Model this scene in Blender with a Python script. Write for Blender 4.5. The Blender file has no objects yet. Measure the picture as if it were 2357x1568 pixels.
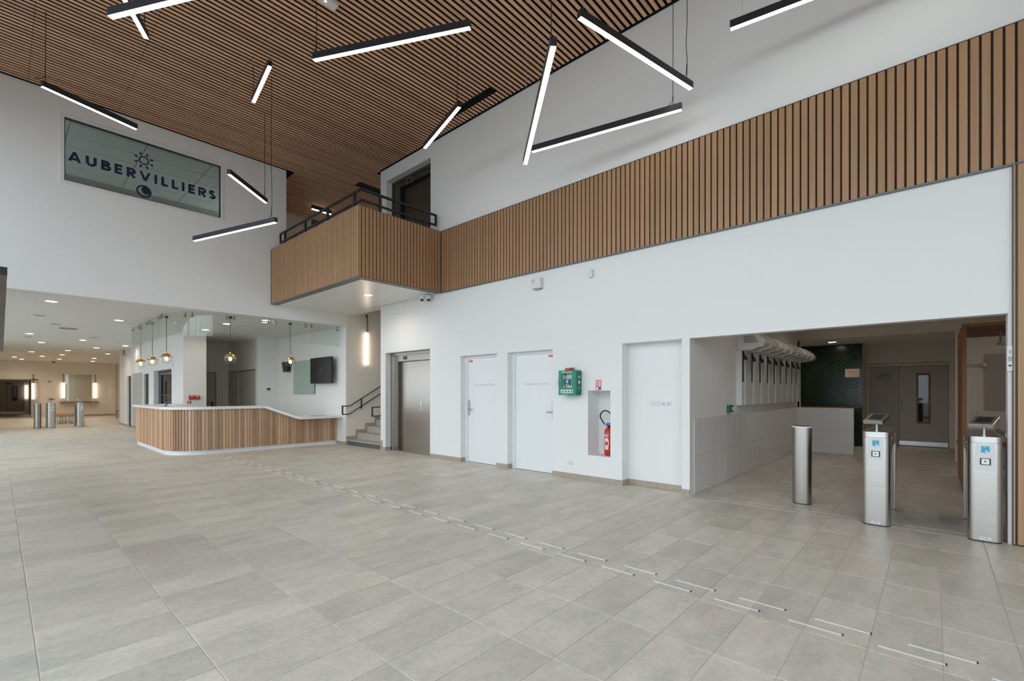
import bpy, bmesh, math, random
from mathutils import Matrix, Vector
random.seed(7)
PI = math.pi
S = bpy.context.scene
COL = S.collection

# ------------------------------------------------------------------ camera, sky, exposure
FPX, CX, HY, W_PX, H_PX = 1072.8, 1178.5, 904.0, 2357, 1568
CAM_H = 1.40
TH = math.atan2(972.5, FPX)
FWD = (math.cos(TH), math.sin(TH)); RGT = (math.sin(TH), -math.cos(TH))
cd = bpy.data.cameras.new('camera'); cam = bpy.data.objects.new('camera', cd); COL.objects.link(cam)
cam.location = (0, 0, CAM_H); cam.rotation_euler = (PI / 2, 0, TH - PI / 2)
cd.sensor_fit = 'HORIZONTAL'; cd.sensor_width = 36; cd.lens = 36 * FPX / W_PX
cd.shift_y = (HY - H_PX / 2) / W_PX; cd.clip_start = 0.05; cd.clip_end = 300
S.camera = cam
world = bpy.data.worlds.new('world'); S.world = world; world.use_nodes = True
bg = world.node_tree.nodes['Background']
bg.inputs['Color'].default_value = (0.80, 0.915, 1.0, 1); bg.inputs['Strength'].default_value = 2.65
def portal(name, y0, y1, z0, z1, x=-1.46):
    l = bpy.data.lights.new(name, 'AREA'); l.shape = 'RECTANGLE'; l.size = y1 - y0; l.size_y = z1 - z0
    l.cycles.is_portal = True
    o = bpy.data.objects.new(name, l); COL.objects.link(o)
    o.location = (x, (y0 + y1) / 2, (z0 + z1) / 2)
    o.rotation_euler = Matrix(((0, 0, -1), (1, 0, 0), (0, -1, 0))).to_euler()   # local -Z looks to +X
portal('daylight_portal', -7.9, 11.6, 0, 6.2)
portal('daylight_portal_hall', 11.95, 24, 0, 3.1)
portal('daylight_portal_room', 11.95, 16, 3.9, 6.6)
S.view_settings.view_transform = 'Standard'; S.view_settings.look = 'None'
S.view_settings.exposure = 0.17; S.view_settings.gamma = 1.0; S.view_settings.use_curve_mapping = False
S.cycles.max_bounces = 10; S.cycles.diffuse_bounces = 6; S.cycles.glossy_bounces = 4
S.cycles.transparent_max_bounces = 12; S.cycles.transmission_bounces = 6
S.cycles.caustics_reflective = False; S.cycles.caustics_refractive = False
S.cycles.sample_clamp_indirect = 6.0

# ------------------------------------------------------------------ helpers
WM = {}
def wm(o): return WM.get(o.name, Matrix.Identity(4)) if o else Matrix.Identity(4)
class MB:
    def __init__(s): s.v = []; s.f = []
    def add(s, vs, fs):
        n = len(s.v); s.v += [tuple(p) for p in vs]; s.f += [tuple(i + n for i in f) for f in fs]; return s
    def box(s, a, b):
        x0, y0, z0 = (min(a[i], b[i]) for i in range(3)); x1, y1, z1 = (max(a[i], b[i]) for i in range(3))
        return s.add([(x0,y0,z0),(x1,y0,z0),(x1,y1,z0),(x0,y1,z0),(x0,y0,z1),(x1,y0,z1),(x1,y1,z1),(x0,y1,z1)],
                     [(3,2,1,0),(4,5,6,7),(0,1,5,4),(1,2,6,5),(2,3,7,6),(3,0,4,7)])
    def chamfer(s, a, b, c):
        """plate seen from +z with chamfered top edges"""
        (x0,y0,z0),(x1,y1,z1) = a, b
        return s.add([(x0,y0,z0),(x1,y0,z0),(x1,y1,z0),(x0,y1,z0),(x0,y0,z1-c),(x1,y0,z1-c),(x1,y1,z1-c),(x0,y1,z1-c),
                      (x0+c,y0+c,z1),(x1-c,y0+c,z1),(x1-c,y1-c,z1),(x0+c,y1-c,z1)],
                     [(0,1,5,4),(1,2,6,5),(2,3,7,6),(3,0,4,7),(4,5,9,8),(5,6,10,9),(6,7,11,10),(7,4,8,11),(8,9,10,11)])
    def prism(s, poly, ax, lo, hi):
        """poly in the two axes other than ax"""
        def P(p, h):
            if ax == 'z': return (p[0], p[1], h)
            if ax == 'y': return (p[0], h, p[1])
            return (h, p[0], p[1])
        n = len(poly); area = sum(poly[i][0]*poly[(i+1)%n][1]-poly[(i+1)%n][0]*poly[i][1] for i in range(n))
        pl = list(poly) if (area > 0) == (ax != 'y') else list(poly)[::-1]
        vs = [P(p, lo) for p in pl] + [P(p, hi) for p in pl]
        return s.add(vs, [tuple(range(n))[::-1], tuple(range(n, 2*n))] + [(i, (i+1)%n, n+(i+1)%n, n+i) for i in range(n)])
    def cyl(s, p0, p1, r0, r1=None, n=16):
        r1 = r0 if r1 is None else r1; p0 = Vector(p0); p1 = Vector(p1); d = (p1 - p0).normalized()
        a = Vector((1,0,0)) if abs(d.x) < .9 else Vector((0,1,0)); u = d.cross(a).normalized(); w = d.cross(u)
        vs = []
        for p, r in ((p0, r0), (p1, r1)):
            for k in range(n):
                t = 2*PI*k/n; vs.append(p + u*math.cos(t)*r + w*math.sin(t)*r)
        return s.add(vs, [tuple(range(n))[::-1], tuple(range(n, 2*n))] + [(k, (k+1)%n, n+(k+1)%n, n+k) for k in range(n)])
    def lathe(s, prof, c, n=24, closed=False):
        vs = []; fs = []; m = len(prof)
        for r, z in prof:
            for k in range(n):
                t = 2*PI*k/n; vs.append((c[0]+r*math.cos(t), c[1]+r*math.sin(t), c[2]+z))
        for i in range(m-1):
            for k in range(n): fs.append((i*n+k, i*n+(k+1)%n, (i+1)*n+(k+1)%n, (i+1)*n+k))
        if prof[0][0] > 1e-6 and not closed: fs.append(tuple(range(n))[::-1])
        if prof[-1][0] > 1e-6 and not closed: fs.append(tuple(range((m-1)*n, m*n)))
        return s.add(vs, fs)
    def tube(s, pts, r, n=8):
        pts = [Vector(p) for p in pts]; m = len(pts); vs = []; fs = []; u = None
        for i, p in enumerate(pts):
            d = (pts[min(i+1,m-1)] - pts[max(i-1,0)]).normalized()
            if u is None:
                a = Vector((0,0,1)) if abs(d.z) < .9 else Vector((1,0,0)); u = d.cross(a).normalized()
            else: u = (u - d*u.dot(d)).normalized()
            w = d.cross(u)
            for k in range(n):
                t = 2*PI*k/n; vs.append(p + u*math.cos(t)*r + w*math.sin(t)*r)
        for i in range(m-1):
            for k in range(n): fs.append((i*n+k, i*n+(k+1)%n, (i+1)*n+(k+1)%n, (i+1)*n+k))
        fs += [tuple(range(n))[::-1], tuple(range((m-1)*n, m*n))]
        return s.add(vs, fs)
    def bar(s, p0, p1, w, h, up=(0,0,1)):
        """rectangular bar between two points, w sideways, h along up"""
        p0 = Vector(p0); p1 = Vector(p1); d = (p1-p0).normalized(); upv = Vector(up)
        sd = d.cross(upv).normalized(); u = sd.cross(d).normalized()
        vs = [p + sd*a*w/2 + u*b*h/2 for p in (p0, p1) for a, b in ((-1,-1),(1,-1),(1,1),(-1,1))]
        return s.add(vs, [(0,1,2,3),(7,6,5,4),(0,4,5,1),(1,5,6,2),(2,6,7,3),(3,7,4,0)])
    def mesh(s, name, M, bevel=0, smooth=False, fix=True):
        me = bpy.data.meshes.new(name)
        me.from_pydata([M @ Vector(p) for p in s.v], [], s.f)
        if bevel or fix:
            bm = bmesh.new(); bm.from_mesh(me)
            if fix: bmesh.ops.recalc_face_normals(bm, faces=bm.faces)
            if bevel:
                es = [e for e in bm.edges if len(e.link_faces) == 2 and e.calc_face_angle(0) > .6]
                bmesh.ops.bevel(bm, geom=es, offset=bevel, segments=2, affect='EDGES', profile=.6, clamp_overlap=True)
            bm.to_mesh(me); bm.free()
        if smooth:
            for p in me.polygons: p.use_smooth = True
            me.set_sharp_from_angle(angle=.7)
        return me
    def build(s, name, m, parent=None, M=None, bevel=0, smooth=False, fix=True):
        T = wm(parent).inverted() @ (M if M else Matrix.Identity(4))
        return link(name, s.mesh(name, T, bevel, smooth, fix), m, parent)
def link(name, me, m, parent=None):
    if m and not me.materials: me.materials.append(m)
    o = bpy.data.objects.new(name, me); COL.objects.link(o)
    if parent:
        o.parent = parent; WM[o.name] = wm(parent)
    return o
def thing(name, label, cat, loc=(0,0,0), rz=0, group=None):
    o = bpy.data.objects.new(name, None); COL.objects.link(o); o.empty_display_size = .1
    o.location = loc; o.rotation_euler = (0, 0, rz)
    WM[o.name] = Matrix.Translation(loc) @ Matrix.Rotation(rz, 4, 'Z')
    return tag(o, label, cat, group)
def tag(o, label=None, cat=None, group=None, kind=None):
    if label: o['label'] = label
    if cat: o['category'] = cat
    if group: o['group'] = group
    if kind: o['kind'] = kind
    return o
def struct(name, mb, m, parent=None, **k):
    o = mb.build(name, m, parent, **k)
    if not parent: o['kind'] = 'structure'
    return o
def sthing(name, loc=(0,0,0)):
    o = bpy.data.objects.new(name, None); COL.objects.link(o); o.location = loc
    WM[o.name] = Matrix.Translation(loc); o['kind'] = 'structure'; return o
def dup(root, loc, label=None, rz=None, group=None):
    r = root.copy(); COL.objects.link(r); r.location = loc
    if rz is not None: r.rotation_euler = (0, 0, rz)
    if label: r['label'] = label
    if group: r['group'] = group
    for ch in list(root.children):
        c = ch.copy(); COL.objects.link(c); c.parent = r
        for g in list(ch.children):
            d = g.copy(); COL.objects.link(d); d.parent = c
    return r
def frame(O, U, N):
    """local (u right, v up, n out) to world"""
    U = Vector(U); N = Vector(N); V = N.cross(U)
    return Matrix(((U.x,V.x,N.x,O[0]),(U.y,V.y,N.y,O[1]),(U.z,V.z,N.z,O[2]),(0,0,0,1)))
def onX(x, y, z): return frame((x, y, z), (0,-1,0), (-1,0,0))     # wall seen looking to +X
def onY(x, y, z): return frame((x, y, z), (1,0,0), (0,-1,0))      # wall seen looking to +Y
def text(name, body, M, w, h, m, parent, bold=0.0, thick=.0008, space=1.0):
    cu = bpy.data.curves.new('t', 'FONT'); cu.body = body; cu.align_x = 'CENTER'; cu.offset = bold
    cu.resolution_u = 2; cu.space_character = space
    o = bpy.data.objects.new('t', cu); COL.objects.link(o)
    dg = bpy.context.evaluated_depsgraph_get(); dg.update()
    me = bpy.data.meshes.new_from_object(o.evaluated_get(dg)); bpy.data.objects.remove(o)
    xs = [v.co.x for v in me.vertices]; ys = [v.co.y for v in me.vertices]
    sx = w / (max(xs) - min(xs)); sy = h / (max(ys) - min(ys)) if h else sx
    cx, cy = (max(xs)+min(xs))/2, (max(ys)+min(ys))/2
    T = wm(parent).inverted() @ M
    for v in me.vertices: v.co = T @ Vector(((v.co.x-cx)*sx, (v.co.y-cy)*sy, thick))
    me.name = name; me.materials.clear()
    return link(name, me, m, parent)
def ordinal(n): return '%d%s' % (n, 'th' if 10 <= n % 100 <= 20 else {1: 'st', 2: 'nd', 3: 'rd'}.get(n % 10, 'th'))
def rrect(x0, y0, x1, y1, r, n=5):
    out = []
    for cx, cy, a in ((x1-r,y1-r,0),(x0+r,y1-r,PI/2),(x0+r,y0+r,PI),(x1-r,y0+r,1.5*PI)):
        for k in range(n+1):
            t = a + PI/2*k/n; out.append((cx+r*math.cos(t), cy+r*math.sin(t)))
    return out
def wall_cells(ax, p0, p1, us, vs, holes):
    """wall slab between p0 and p1 on axis ax ('x' or 'y'); u along the wall, v = height; holes (u0,u1,v0,v1)"""
    U = sorted(set([us[0], us[1]] + [h[i] for h in holes for i in (0, 1) if us[0] < h[i] < us[1]]))
    V = sorted(set([vs[0], vs[1]] + [h[i] for h in holes for i in (2, 3) if vs[0] < h[i] < vs[1]]))
    def solid(i, j):
        if not (0 <= i < len(U)-1 and 0 <= j < len(V)-1): return False
        u = (U[i]+U[i+1])/2; v = (V[j]+V[j+1])/2
        return not any(h[0] < u < h[1] and h[2] < v < h[3] for h in holes)
    m = MB()
    def Q(p, u, v): return (p, u, v) if ax == 'x' else (u, p, v)
    for i in range(len(U)-1):
        for j in range(len(V)-1):
            if not solid(i, j): continue
            a, b, c, d = U[i], U[i+1], V[j], V[j+1]
            m.add([Q(p0,a,c),Q(p0,b,c),Q(p0,b,d),Q(p0,a,d)], [(0,1,2,3)])
            m.add([Q(p1,a,c),Q(p1,b,c),Q(p1,b,d),Q(p1,a,d)], [(3,2,1,0)])
            if not solid(i-1,j): m.add([Q(p0,a,c),Q(p1,a,c),Q(p1,a,d),Q(p0,a,d)], [(0,1,2,3)])
            if not solid(i+1,j): m.add([Q(p0,b,c),Q(p1,b,c),Q(p1,b,d),Q(p0,b,d)], [(3,2,1,0)])
            if not solid(i,j-1): m.add([Q(p0,a,c),Q(p1,a,c),Q(p1,b,c),Q(p0,b,c)], [(3,2,1,0)])
            if not solid(i,j+1): m.add([Q(p0,a,d),Q(p1,a,d),Q(p1,b,d),Q(p0,b,d)], [(0,1,2,3)])
    return m

# ------------------------------------------------------------------ materials
def mat(name, col, rough=.5, metal=0.0, var=0.0, grain=None, gamt=.25, objvar=0.0, bump=0.0, bscale=200, col2=None, spec=.5, coat=0.0):
    m = bpy.data.materials.new(name); m.use_nodes = True; nt = m.node_tree; N = nt.nodes; L = nt.links
    b = N['Principled BSDF']; b.inputs['Roughness'].default_value = rough; b.inputs['Metallic'].default_value = metal
    b.inputs['Specular IOR Level'].default_value = spec; b.inputs['Coat Weight'].default_value = coat
    c = (*col, 1); b.inputs['Base Color'].default_value = c; cur = None
    geo = N.new('ShaderNodeNewGeometry')
    def mix(fac, a, bb, fsock):
        x = N.new('ShaderNodeMix'); x.data_type = 'RGBA'; L.new(fsock, x.inputs[0])
        if isinstance(a, tuple): x.inputs[6].default_value = a
        else: L.new(a, x.inputs[6])
        if isinstance(bb, tuple): x.inputs[7].default_value = bb
        else: L.new(bb, x.inputs[7])
        return x.outputs[2]
    def sc(k): return tuple(min(1, v*k) for v in col) + (1,)
    def noise(scale, det=4):
        mp = N.new('ShaderNodeMapping'); mp.inputs['Scale'].default_value = scale if isinstance(scale, tuple) else (scale,)*3
        L.new(geo.outputs['Position'], mp.inputs['Vector']); n = N.new('ShaderNodeTexNoise'); n.inputs['Scale'].default_value = 1
        n.inputs['Detail'].default_value = det; L.new(mp.outputs['Vector'], n.inputs['Vector']); return n.outputs['Fac']
    if objvar:
        oi = N.new('ShaderNodeObjectInfo')
        cur = mix(None, sc(1-objvar), (*(col2 or [min(1, v*(1+objvar)) for v in col]), 1), oi.outputs['Random'])
    if var:
        n = noise(1.3); cur = mix(None, sc(1-var), sc(1+var), n) if cur is None else cur
    if grain:
        n = noise(grain, 5); mr = N.new('ShaderNodeMapRange'); mr.inputs[1].default_value = .3; mr.inputs[2].default_value = .7
        mr.inputs[3].default_value = 1-gamt; mr.inputs[4].default_value = 1+gamt; L.new(n, mr.inputs[0])
        vm = N.new('ShaderNodeVectorMath'); vm.operation = 'SCALE'
        if cur is None: vm.inputs[0].default_value = col
        else: L.new(cur, vm.inputs[0])
        L.new(mr.outputs[0], vm.inputs['Scale']); cur = vm.outputs[0]
    if cur is not None: L.new(cur, b.inputs['Base Color'])
    if bump:
        n = noise(bscale, 2); bp = N.new('ShaderNodeBump'); bp.inputs['Strength'].default_value = bump; bp.inputs['Distance'].default_value = .002
        L.new(n, bp.inputs['Height']); L.new(bp.outputs[0], b.inputs['Normal'])
    return m
def emit(name, col, st):
    m = bpy.data.materials.new(name); m.use_nodes = True; nt = m.node_tree; nt.nodes.clear()
    e = nt.nodes.new('ShaderNodeEmission'); e.inputs[0].default_value = (*col, 1); e.inputs[1].default_value = st
    o = nt.nodes.new('ShaderNodeOutputMaterial'); nt.links.new(e.outputs[0], o.inputs[0]); return m
def glass(name, tint, refl=1.0, rough=0.0, body=None, bodyf=0.0):
    m = bpy.data.materials.new(name); m.use_nodes = True; nt = m.node_tree; N = nt.nodes; L = nt.links; N.clear()
    t = N.new('ShaderNodeBsdfTransparent'); t.inputs[0].default_value = (*tint, 1)
    g = N.new('ShaderNodeBsdfGlossy'); g.inputs['Roughness'].default_value = rough
    lw = N.new('ShaderNodeLayerWeight'); lw.inputs[0].default_value = .5
    pw = N.new('ShaderNodeMath'); pw.operation = 'POWER'; pw.inputs[1].default_value = 5; L.new(lw.outputs['Facing'], pw.inputs[0])
    mu = N.new('ShaderNodeMath'); mu.operation = 'MULTIPLY_ADD'; mu.inputs[1].default_value = .7*refl; mu.inputs[2].default_value = .045*refl; L.new(pw.outputs[0], mu.inputs[0])
    base = t.outputs[0]
    if body:
        d = N.new('ShaderNodeBsdfDiffuse'); d.inputs[0].default_value = (*body, 1)
        x0 = N.new('ShaderNodeMixShader'); x0.inputs[0].default_value = bodyf; L.new(base, x0.inputs[1]); L.new(d.outputs[0], x0.inputs[2]); base = x0.outputs[0]
    x = N.new('ShaderNodeMixShader'); L.new(mu.outputs[0], x.inputs[0]); L.new(base, x.inputs[1]); L.new(g.outputs[0], x.inputs[2])
    o = N.new('ShaderNodeOutputMaterial'); L.new(x.outputs[0], o.inputs[0]); return m

M_WHITE = mat('white_paint', (.80, .80, .79), .6, var=.012, bump=.05, bscale=160)
M_SOFFIT = mat('satin_white_soffit', (.80, .79, .77), .28, var=.01)
M_CREAM = mat('cream_paint', (.78, .73, .66), .6, var=.015)
M_DOOR = mat('white_door_laminate', (.78, .79, .80), .4)
M_FRAMEW = mat('white_lacquer', (.74, .75, .75), .35)
M_SKIRT = mat('beige_stone_skirting', (.40, .33, .265), .55, var=.08, grain=(30, 30, 30), gamt=.12)
M_GAP = mat('dark_brown_groove', (.022, .013, .008), .9)
M_BLACK = mat('black_backing', (.006, .006, .006), .9)
M_SLAT = mat('ceiling_oak_slat', (.74, .42, .25), .55, objvar=.13, grain=(3, 60, 60), gamt=.16)
M_PLANK = mat('brown_cladding', (.385, .22, .112), .5, objvar=.08, grain=(50, 50, 1.2), gamt=.10)
M_OAK = mat('desk_oak', (.52, .275, .135), .5, objvar=.30, col2=(.70, .44, .25), grain=(40, 40, 1.6), gamt=.14)
M_CORIAN = mat('white_worktop', (.82, .83, .83), .3)
M_DARKAL = mat('dark_anodised', (.030, .033, .042), .38, metal=.35)
M_BLKMET = mat('black_lacquered_steel', (.012, .015, .017), .42)
M_GRNMET = mat('dark_green_steel', (.008, .028, .022), .4)
M_GREYTRIM = mat('grey_metal_trim', (.17, .17, .165), .45, metal=.5)
M_STEEL = mat('brushed_steel', (.62, .60, .57), .27, metal=1.0, grain=(3, 3, 160), gamt=.06)
M_STEELH = mat('brushed_steel_vertical', (.44, .41, .375), .3, metal=1.0, grain=(160, 160, 2), gamt=.07)
M_STEELD = mat('bronze_steel', (.13, .105, .085), .4, metal=.8)
M_BRASS = mat('brass', (.74, .50, .23), .28, metal=1.0)
M_CHROME = mat('satin_chrome', (.45, .45, .45), .38, metal=1.0)
M_GREEN = mat('green_enamel', (.0, .235, .115), .35)
M_GREEND = mat('green_dark', (.0, .16, .085), .4)
M_RED = mat('red_enamel', (.55, .012, .016), .35)
M_BLUE = mat('blue_plastic', (.02, .13, .32), .4)
M_TEAL = mat('teal_print', (.03, .22, .27), .5)
M_CYAN = mat('cyan_sticker', (.02, .40, .58), .4)
M_NAVY = mat('navy_vinyl', (.008, .011, .045), .5)
M_TXTGREY = mat('grey_print', (.42, .43, .44), .6)
M_TXTDARK = mat('dark_print', (.03, .03, .03), .6)
M_TXTWHITE = mat('white_print', (.82, .82, .82), .5)
M_BLKPL = mat('black_plastic', (.010, .010, .011), .35)
M_WHTPL = mat('white_plastic', (.70, .71, .71), .35)
M_GREYPL = mat('grey_plastic', (.33, .33, .33), .45)
M_WTILE = mat('white_glazed_tile', (.74, .73, .72), .12, objvar=.02)
M_GTILE = mat('green_glazed_tile', (.005, .020, .011), .2, objvar=.3)
M_GGROUT = mat('green_grout', (.10, .15, .09), .8)
M_STONE = mat('stair_stone', (.45, .41, .36), .6, grain=(18, 18, 18), gamt=.14)
M_BLUESTONE = mat('blue_grey_riser', (.10, .115, .13), .55, grain=(25, 25, 25), gamt=.3)
M_WOODFR = mat('oiled_wood_frame', (.28, .115, .045), .5, grain=(60, 60, 2), gamt=.2)
M_BENCHW = mat('bench_wood', (.50, .30, .16), .5, objvar=.15)
M_PAPER = mat('paper', (.74, .74, .72), .8)
M_BEIGE = mat('beige_plaque', (.55, .45, .36), .6)
M_GREYPANEL = mat('grey_panel', (.46, .46, .455), .5)
M_GREYDOOR = mat('grey_door', (.46, .43, .385), .5)
M_GREENDOOR = mat('dark_green_door', (.018, .045, .032), .4)
M_BLUEFRAME = mat('slate_frame', (.035, .055, .068), .4)
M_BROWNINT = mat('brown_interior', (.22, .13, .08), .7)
M_DARKWOOD = mat('dark_wood_soffit', (.09, .055, .038), .5, grain=(40, 2, 40), gamt=.3)
M_MIRROR = mat('mirror', (.80, .86, .82), .02, metal=1.0)
M_PAVE = mat('outside_paving', (.36, .36, .35), .9)
M_LED = emit('led_strip', (1.0, .93, .82), 6.0)
M_DOWN = emit('downlight', (1.0, .84, .66), 22.0)
M_DOWNP = emit('passage_downlight', (1.0, .86, .72), 8.0)
M_TUBE = emit('tube_lamp', (1.0, .80, .58), 6.5)
M_BULB = emit('bulb', (1.0, .78, .45), 22.0)
M_SCREENBLUE = emit('screen_glow', (.035, .11, .26), .7)
M_GLASS = glass('clear_glass', (.93, .96, .945), 1.0)
M_GLASSD = glass('sign_window_glass', (.62, .66, .63), 1.25)
M_GLOBE = glass('globe_glass', (.97, .96, .94), 1.3)
M_BOARD = glass('frosted_green_glass', (.7, .8, .75), .8, .15, body=(.55, .66, .59), bodyf=.72)
M_DKGLASS = glass('dark_glass', (.35, .38, .40), 1.2)

def ceiling_perf():
    m = mat('perforated_plaster', (.78, .77, .745), .7); nt = m.node_tree; N = nt.nodes; L = nt.links
    g = N.new('ShaderNodeNewGeometry'); sx = N.new('ShaderNodeSeparateXYZ'); L.new(g.outputs['Position'], sx.inputs[0])
    def cell(sock):
        a = N.new('ShaderNodeMath'); a.operation = 'PINGPONG'; a.inputs[1].default_value = .0175; L.new(sock, a.inputs[0])
        b = N.new('ShaderNodeMath'); b.operation = 'POWER'; b.inputs[1].default_value = 2; L.new(a.outputs[0], b.inputs[0]); return b.outputs[0]
    s = N.new('ShaderNodeMath'); s.operation = 'ADD'; L.new(cell(sx.outputs[0]), s.inputs[0]); L.new(cell(sx.outputs[1]), s.inputs[1])
    lt = N.new('ShaderNodeMath'); lt.operation = 'LESS_THAN'; lt.inputs[1].default_value = .0056**2; L.new(s.outputs[0], lt.inputs[0])
    mx = N.new('ShaderNodeMix'); mx.data_type = 'RGBA'; mx.inputs[6].default_value = (.78, .77, .745, 1); mx.inputs[7].default_value = (.40, .39, .37, 1)
    L.new(lt.outputs[0], mx.inputs[0]); L.new(mx.outputs[2], N['Principled BSDF'].inputs['Base Color']); return m
M_PERF = ceiling_perf()
M_CEIL = mat('plaster_ceiling', (.76, .75, .72), .7)
TX0, TDX, TY0, TDY = .748, .608, -.033, .3045          # floor tile grid
def floor_mat():
    m = bpy.data.materials.new('stoneware_tile'); m.use_nodes = True; nt = m.node_tree; N = nt.nodes; L = nt.links
    b = N['Principled BSDF']; g = N.new('ShaderNodeNewGeometry')
    sp = N.new('ShaderNodeVectorMath'); sp.operation = 'SUBTRACT'; sp.inputs[1].default_value = (TX0, TY0, 0); L.new(g.outputs['Position'], sp.inputs[0])
    dv = N.new('ShaderNodeVectorMath'); dv.operation = 'DIVIDE'; dv.inputs[1].default_value = (TDX, TDY, 1); L.new(sp.outputs[0], dv.inputs[0])
    fl = N.new('ShaderNodeVectorMath'); fl.operation = 'FLOOR'; L.new(dv.outputs[0], fl.inputs[0])
    wn = N.new('ShaderNodeTexWhiteNoise'); wn.noise_dimensions = '2D'; L.new(fl.outputs[0], wn.inputs['Vector'])
    # big soft clouds offset per tile, fine grit everywhere
    of = N.new('ShaderNodeVectorMath'); of.operation = 'MULTIPLY_ADD'; of.inputs[1].default_value = (9, 9, 9)
    L.new(wn.outputs['Color'], of.inputs[0]); L.new(g.outputs['Position'], of.inputs[2])
    mp = N.new('ShaderNodeMapping'); mp.inputs['Scale'].default_value = (2.2, 4.5, 1); L.new(of.outputs[0], mp.inputs[0])
    n1 = N.new('ShaderNodeTexNoise'); n1.inputs['Scale'].default_value = 1.4; n1.inputs['Detail'].default_value = 5; L.new(mp.outputs[0], n1.inputs[0])
    mp2 = N.new('ShaderNodeMapping'); mp2.inputs['Scale'].default_value = (1, 1, 1); mp2.inputs['Location'].default_value = (31, 17, 0); L.new(of.outputs[0], mp2.inputs[0])
    n2 = N.new('ShaderNodeTexNoise'); n2.inputs['Scale'].default_value = 2.6; n2.inputs['Detail'].default_value = 6; L.new(mp2.outputs[0], n2.inputs[0])
    n3 = N.new('ShaderNodeTexNoise'); n3.inputs['Scale'].default_value = 150; n3.inputs['Detail'].default_value = 2; L.new(g.outputs['Position'], n3.inputs[0])
    r1 = N.new('ShaderNodeValToRGB'); e = r1.color_ramp.elements
    e[0].position = .30; e[0].color = (.56, .535, .48, 1); e[1].position = .72; e[1].color = (.71, .66, .575, 1)
    x = e.new(.5); x.color = (.635, .60, .53, 1); L.new(n1.outputs['Fac'], r1.inputs[0])
    r2 = N.new('ShaderNodeValToRGB'); e = r2.color_ramp.elements; e[0].position = .54; e[0].color = (0,0,0,1); e[1].position = .74; e[1].color = (.55,.55,.55,1); L.new(n2.outputs['Fac'], r2.inputs[0])
    mx = N.new('ShaderNodeMix'); mx.data_type = 'RGBA'; mx.inputs[7].default_value = (.69, .545, .43, 1); L.new(r2.outputs[0], mx.inputs[0]); L.new(r1.outputs[0], mx.inputs[6])
    mr = N.new('ShaderNodeMapRange'); mr.inputs[3].default_value = .90; mr.inputs[4].default_value = 1.08; L.new(wn.outputs['Value'], mr.inputs[0])
    mr3 = N.new('ShaderNodeMapRange'); mr3.inputs[1].default_value = .3; mr3.inputs[2].default_value = .7; mr3.inputs[3].default_value = .86; mr3.inputs[4].default_value = 1.12; L.new(n3.outputs['Fac'], mr3.inputs[0])
    n4 = N.new('ShaderNodeTexNoise'); n4.inputs['Scale'].default_value = 26; n4.inputs['Detail'].default_value = 5; n4.inputs['Roughness'].default_value = .65; L.new(of.outputs[0], n4.inputs['Vector'])
    mr4 = N.new('ShaderNodeMapRange'); mr4.inputs[1].default_value = .3; mr4.inputs[2].default_value = .7; mr4.inputs[3].default_value = .90; mr4.inputs[4].default_value = 1.08; L.new(n4.outputs['Fac'], mr4.inputs[0])
    m0 = N.new('ShaderNodeMath'); m0.operation = 'MULTIPLY'; L.new(mr.outputs[0], m0.inputs[0]); L.new(mr4.outputs[0], m0.inputs[1])
    mm = N.new('ShaderNodeMath'); mm.operation = 'MULTIPLY'; L.new(m0.outputs[0], mm.inputs[0]); L.new(mr3.outputs[0], mm.inputs[1])
    vm = N.new('ShaderNodeVectorMath'); vm.operation = 'SCALE'; L.new(mx.outputs[2], vm.inputs[0]); L.new(mm.outputs[0], vm.inputs['Scale'])
    L.new(vm.outputs[0], b.inputs['Base Color']); b.inputs['Roughness'].default_value = .42; b.inputs['Specular IOR Level'].default_value = .4
    bp = N.new('ShaderNodeBump'); bp.inputs['Strength'].default_value = .08; bp.inputs['Distance'].default_value = .001
    L.new(n3.outputs['Fac'], bp.inputs['Height']); L.new(bp.outputs[0], b.inputs['Normal']); return m
M_TILE = floor_mat()
M_GROUT = mat('pale_grout', (.66, .635, .58), .8)

# ------------------------------------------------------------------ main dimensions (metres)
X0, Y0, ZC, ZL = 6.29, 11.66, 6.79, 3.18     # door wall, sign wall, slat ceiling, low ceiling
XF, YB, YN = -1.5, 37.5, -8.0                # glazed front, far end, wall behind the viewer
BZ0, BZ1 = 3.49, 4.79                        # cladding band
BX, BY = 4.348, 7.69                         # balcony corner

# ------------------------------------------------------------------ floor
floor = struct('floor', MB().box((XF-.2, YN, -.12), (17.5, 47.5, -.0036)), M_GROUT)
def view_px(x, y, z):
    d = x*FWD[0] + y*FWD[1]; l = x*RGT[0] + y*RGT[1]
    return (None if d < .2 else (CX + FPX*l/d, HY - FPX*(z-CAM_H)/d, d))
cols = []; x = TX0 - 4*TDX
while x < 5.6 - .01: cols.append((x, x+TDX)); x += TDX
cols[-1] = (cols[-1][0], cols[-1][0]+TDX)
cols += [(TX0+8*TDX, 6.262), (6.266, 6.44)]
x = 6.444
incols = []
while x < 16.3: incols.append((x, x+TDX)); x += TDX
tiles = []
j0 = int((YN-TY0)/TDY)
for j in range(j0, int((YB-TY0)/TDY)+1):
    ya = TY0+j*TDY
    if ya > YB-.2: break
    for a, b in cols:
        if b <= XF+.05: continue
        tiles.append((max(a, XF), ya, b, ya+TDY))
    if -3.2 < ya < 2.4:
        for a, b in incols: tiles.append((a, ya, b, ya+TDY))
for a, b in cols + [(6.444 + k*TDX, 6.444+(k+1)*TDX) for k in range(0)]:   # corridor beyond the far end wall
    for j in range(int((YB-TY0)/TDY)+1, int((46.5-TY0)/TDY)):
        if -.6 < a < 1.3: tiles.append((a, TY0+j*TDY, b, TY0+(j+1)*TDY))
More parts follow.
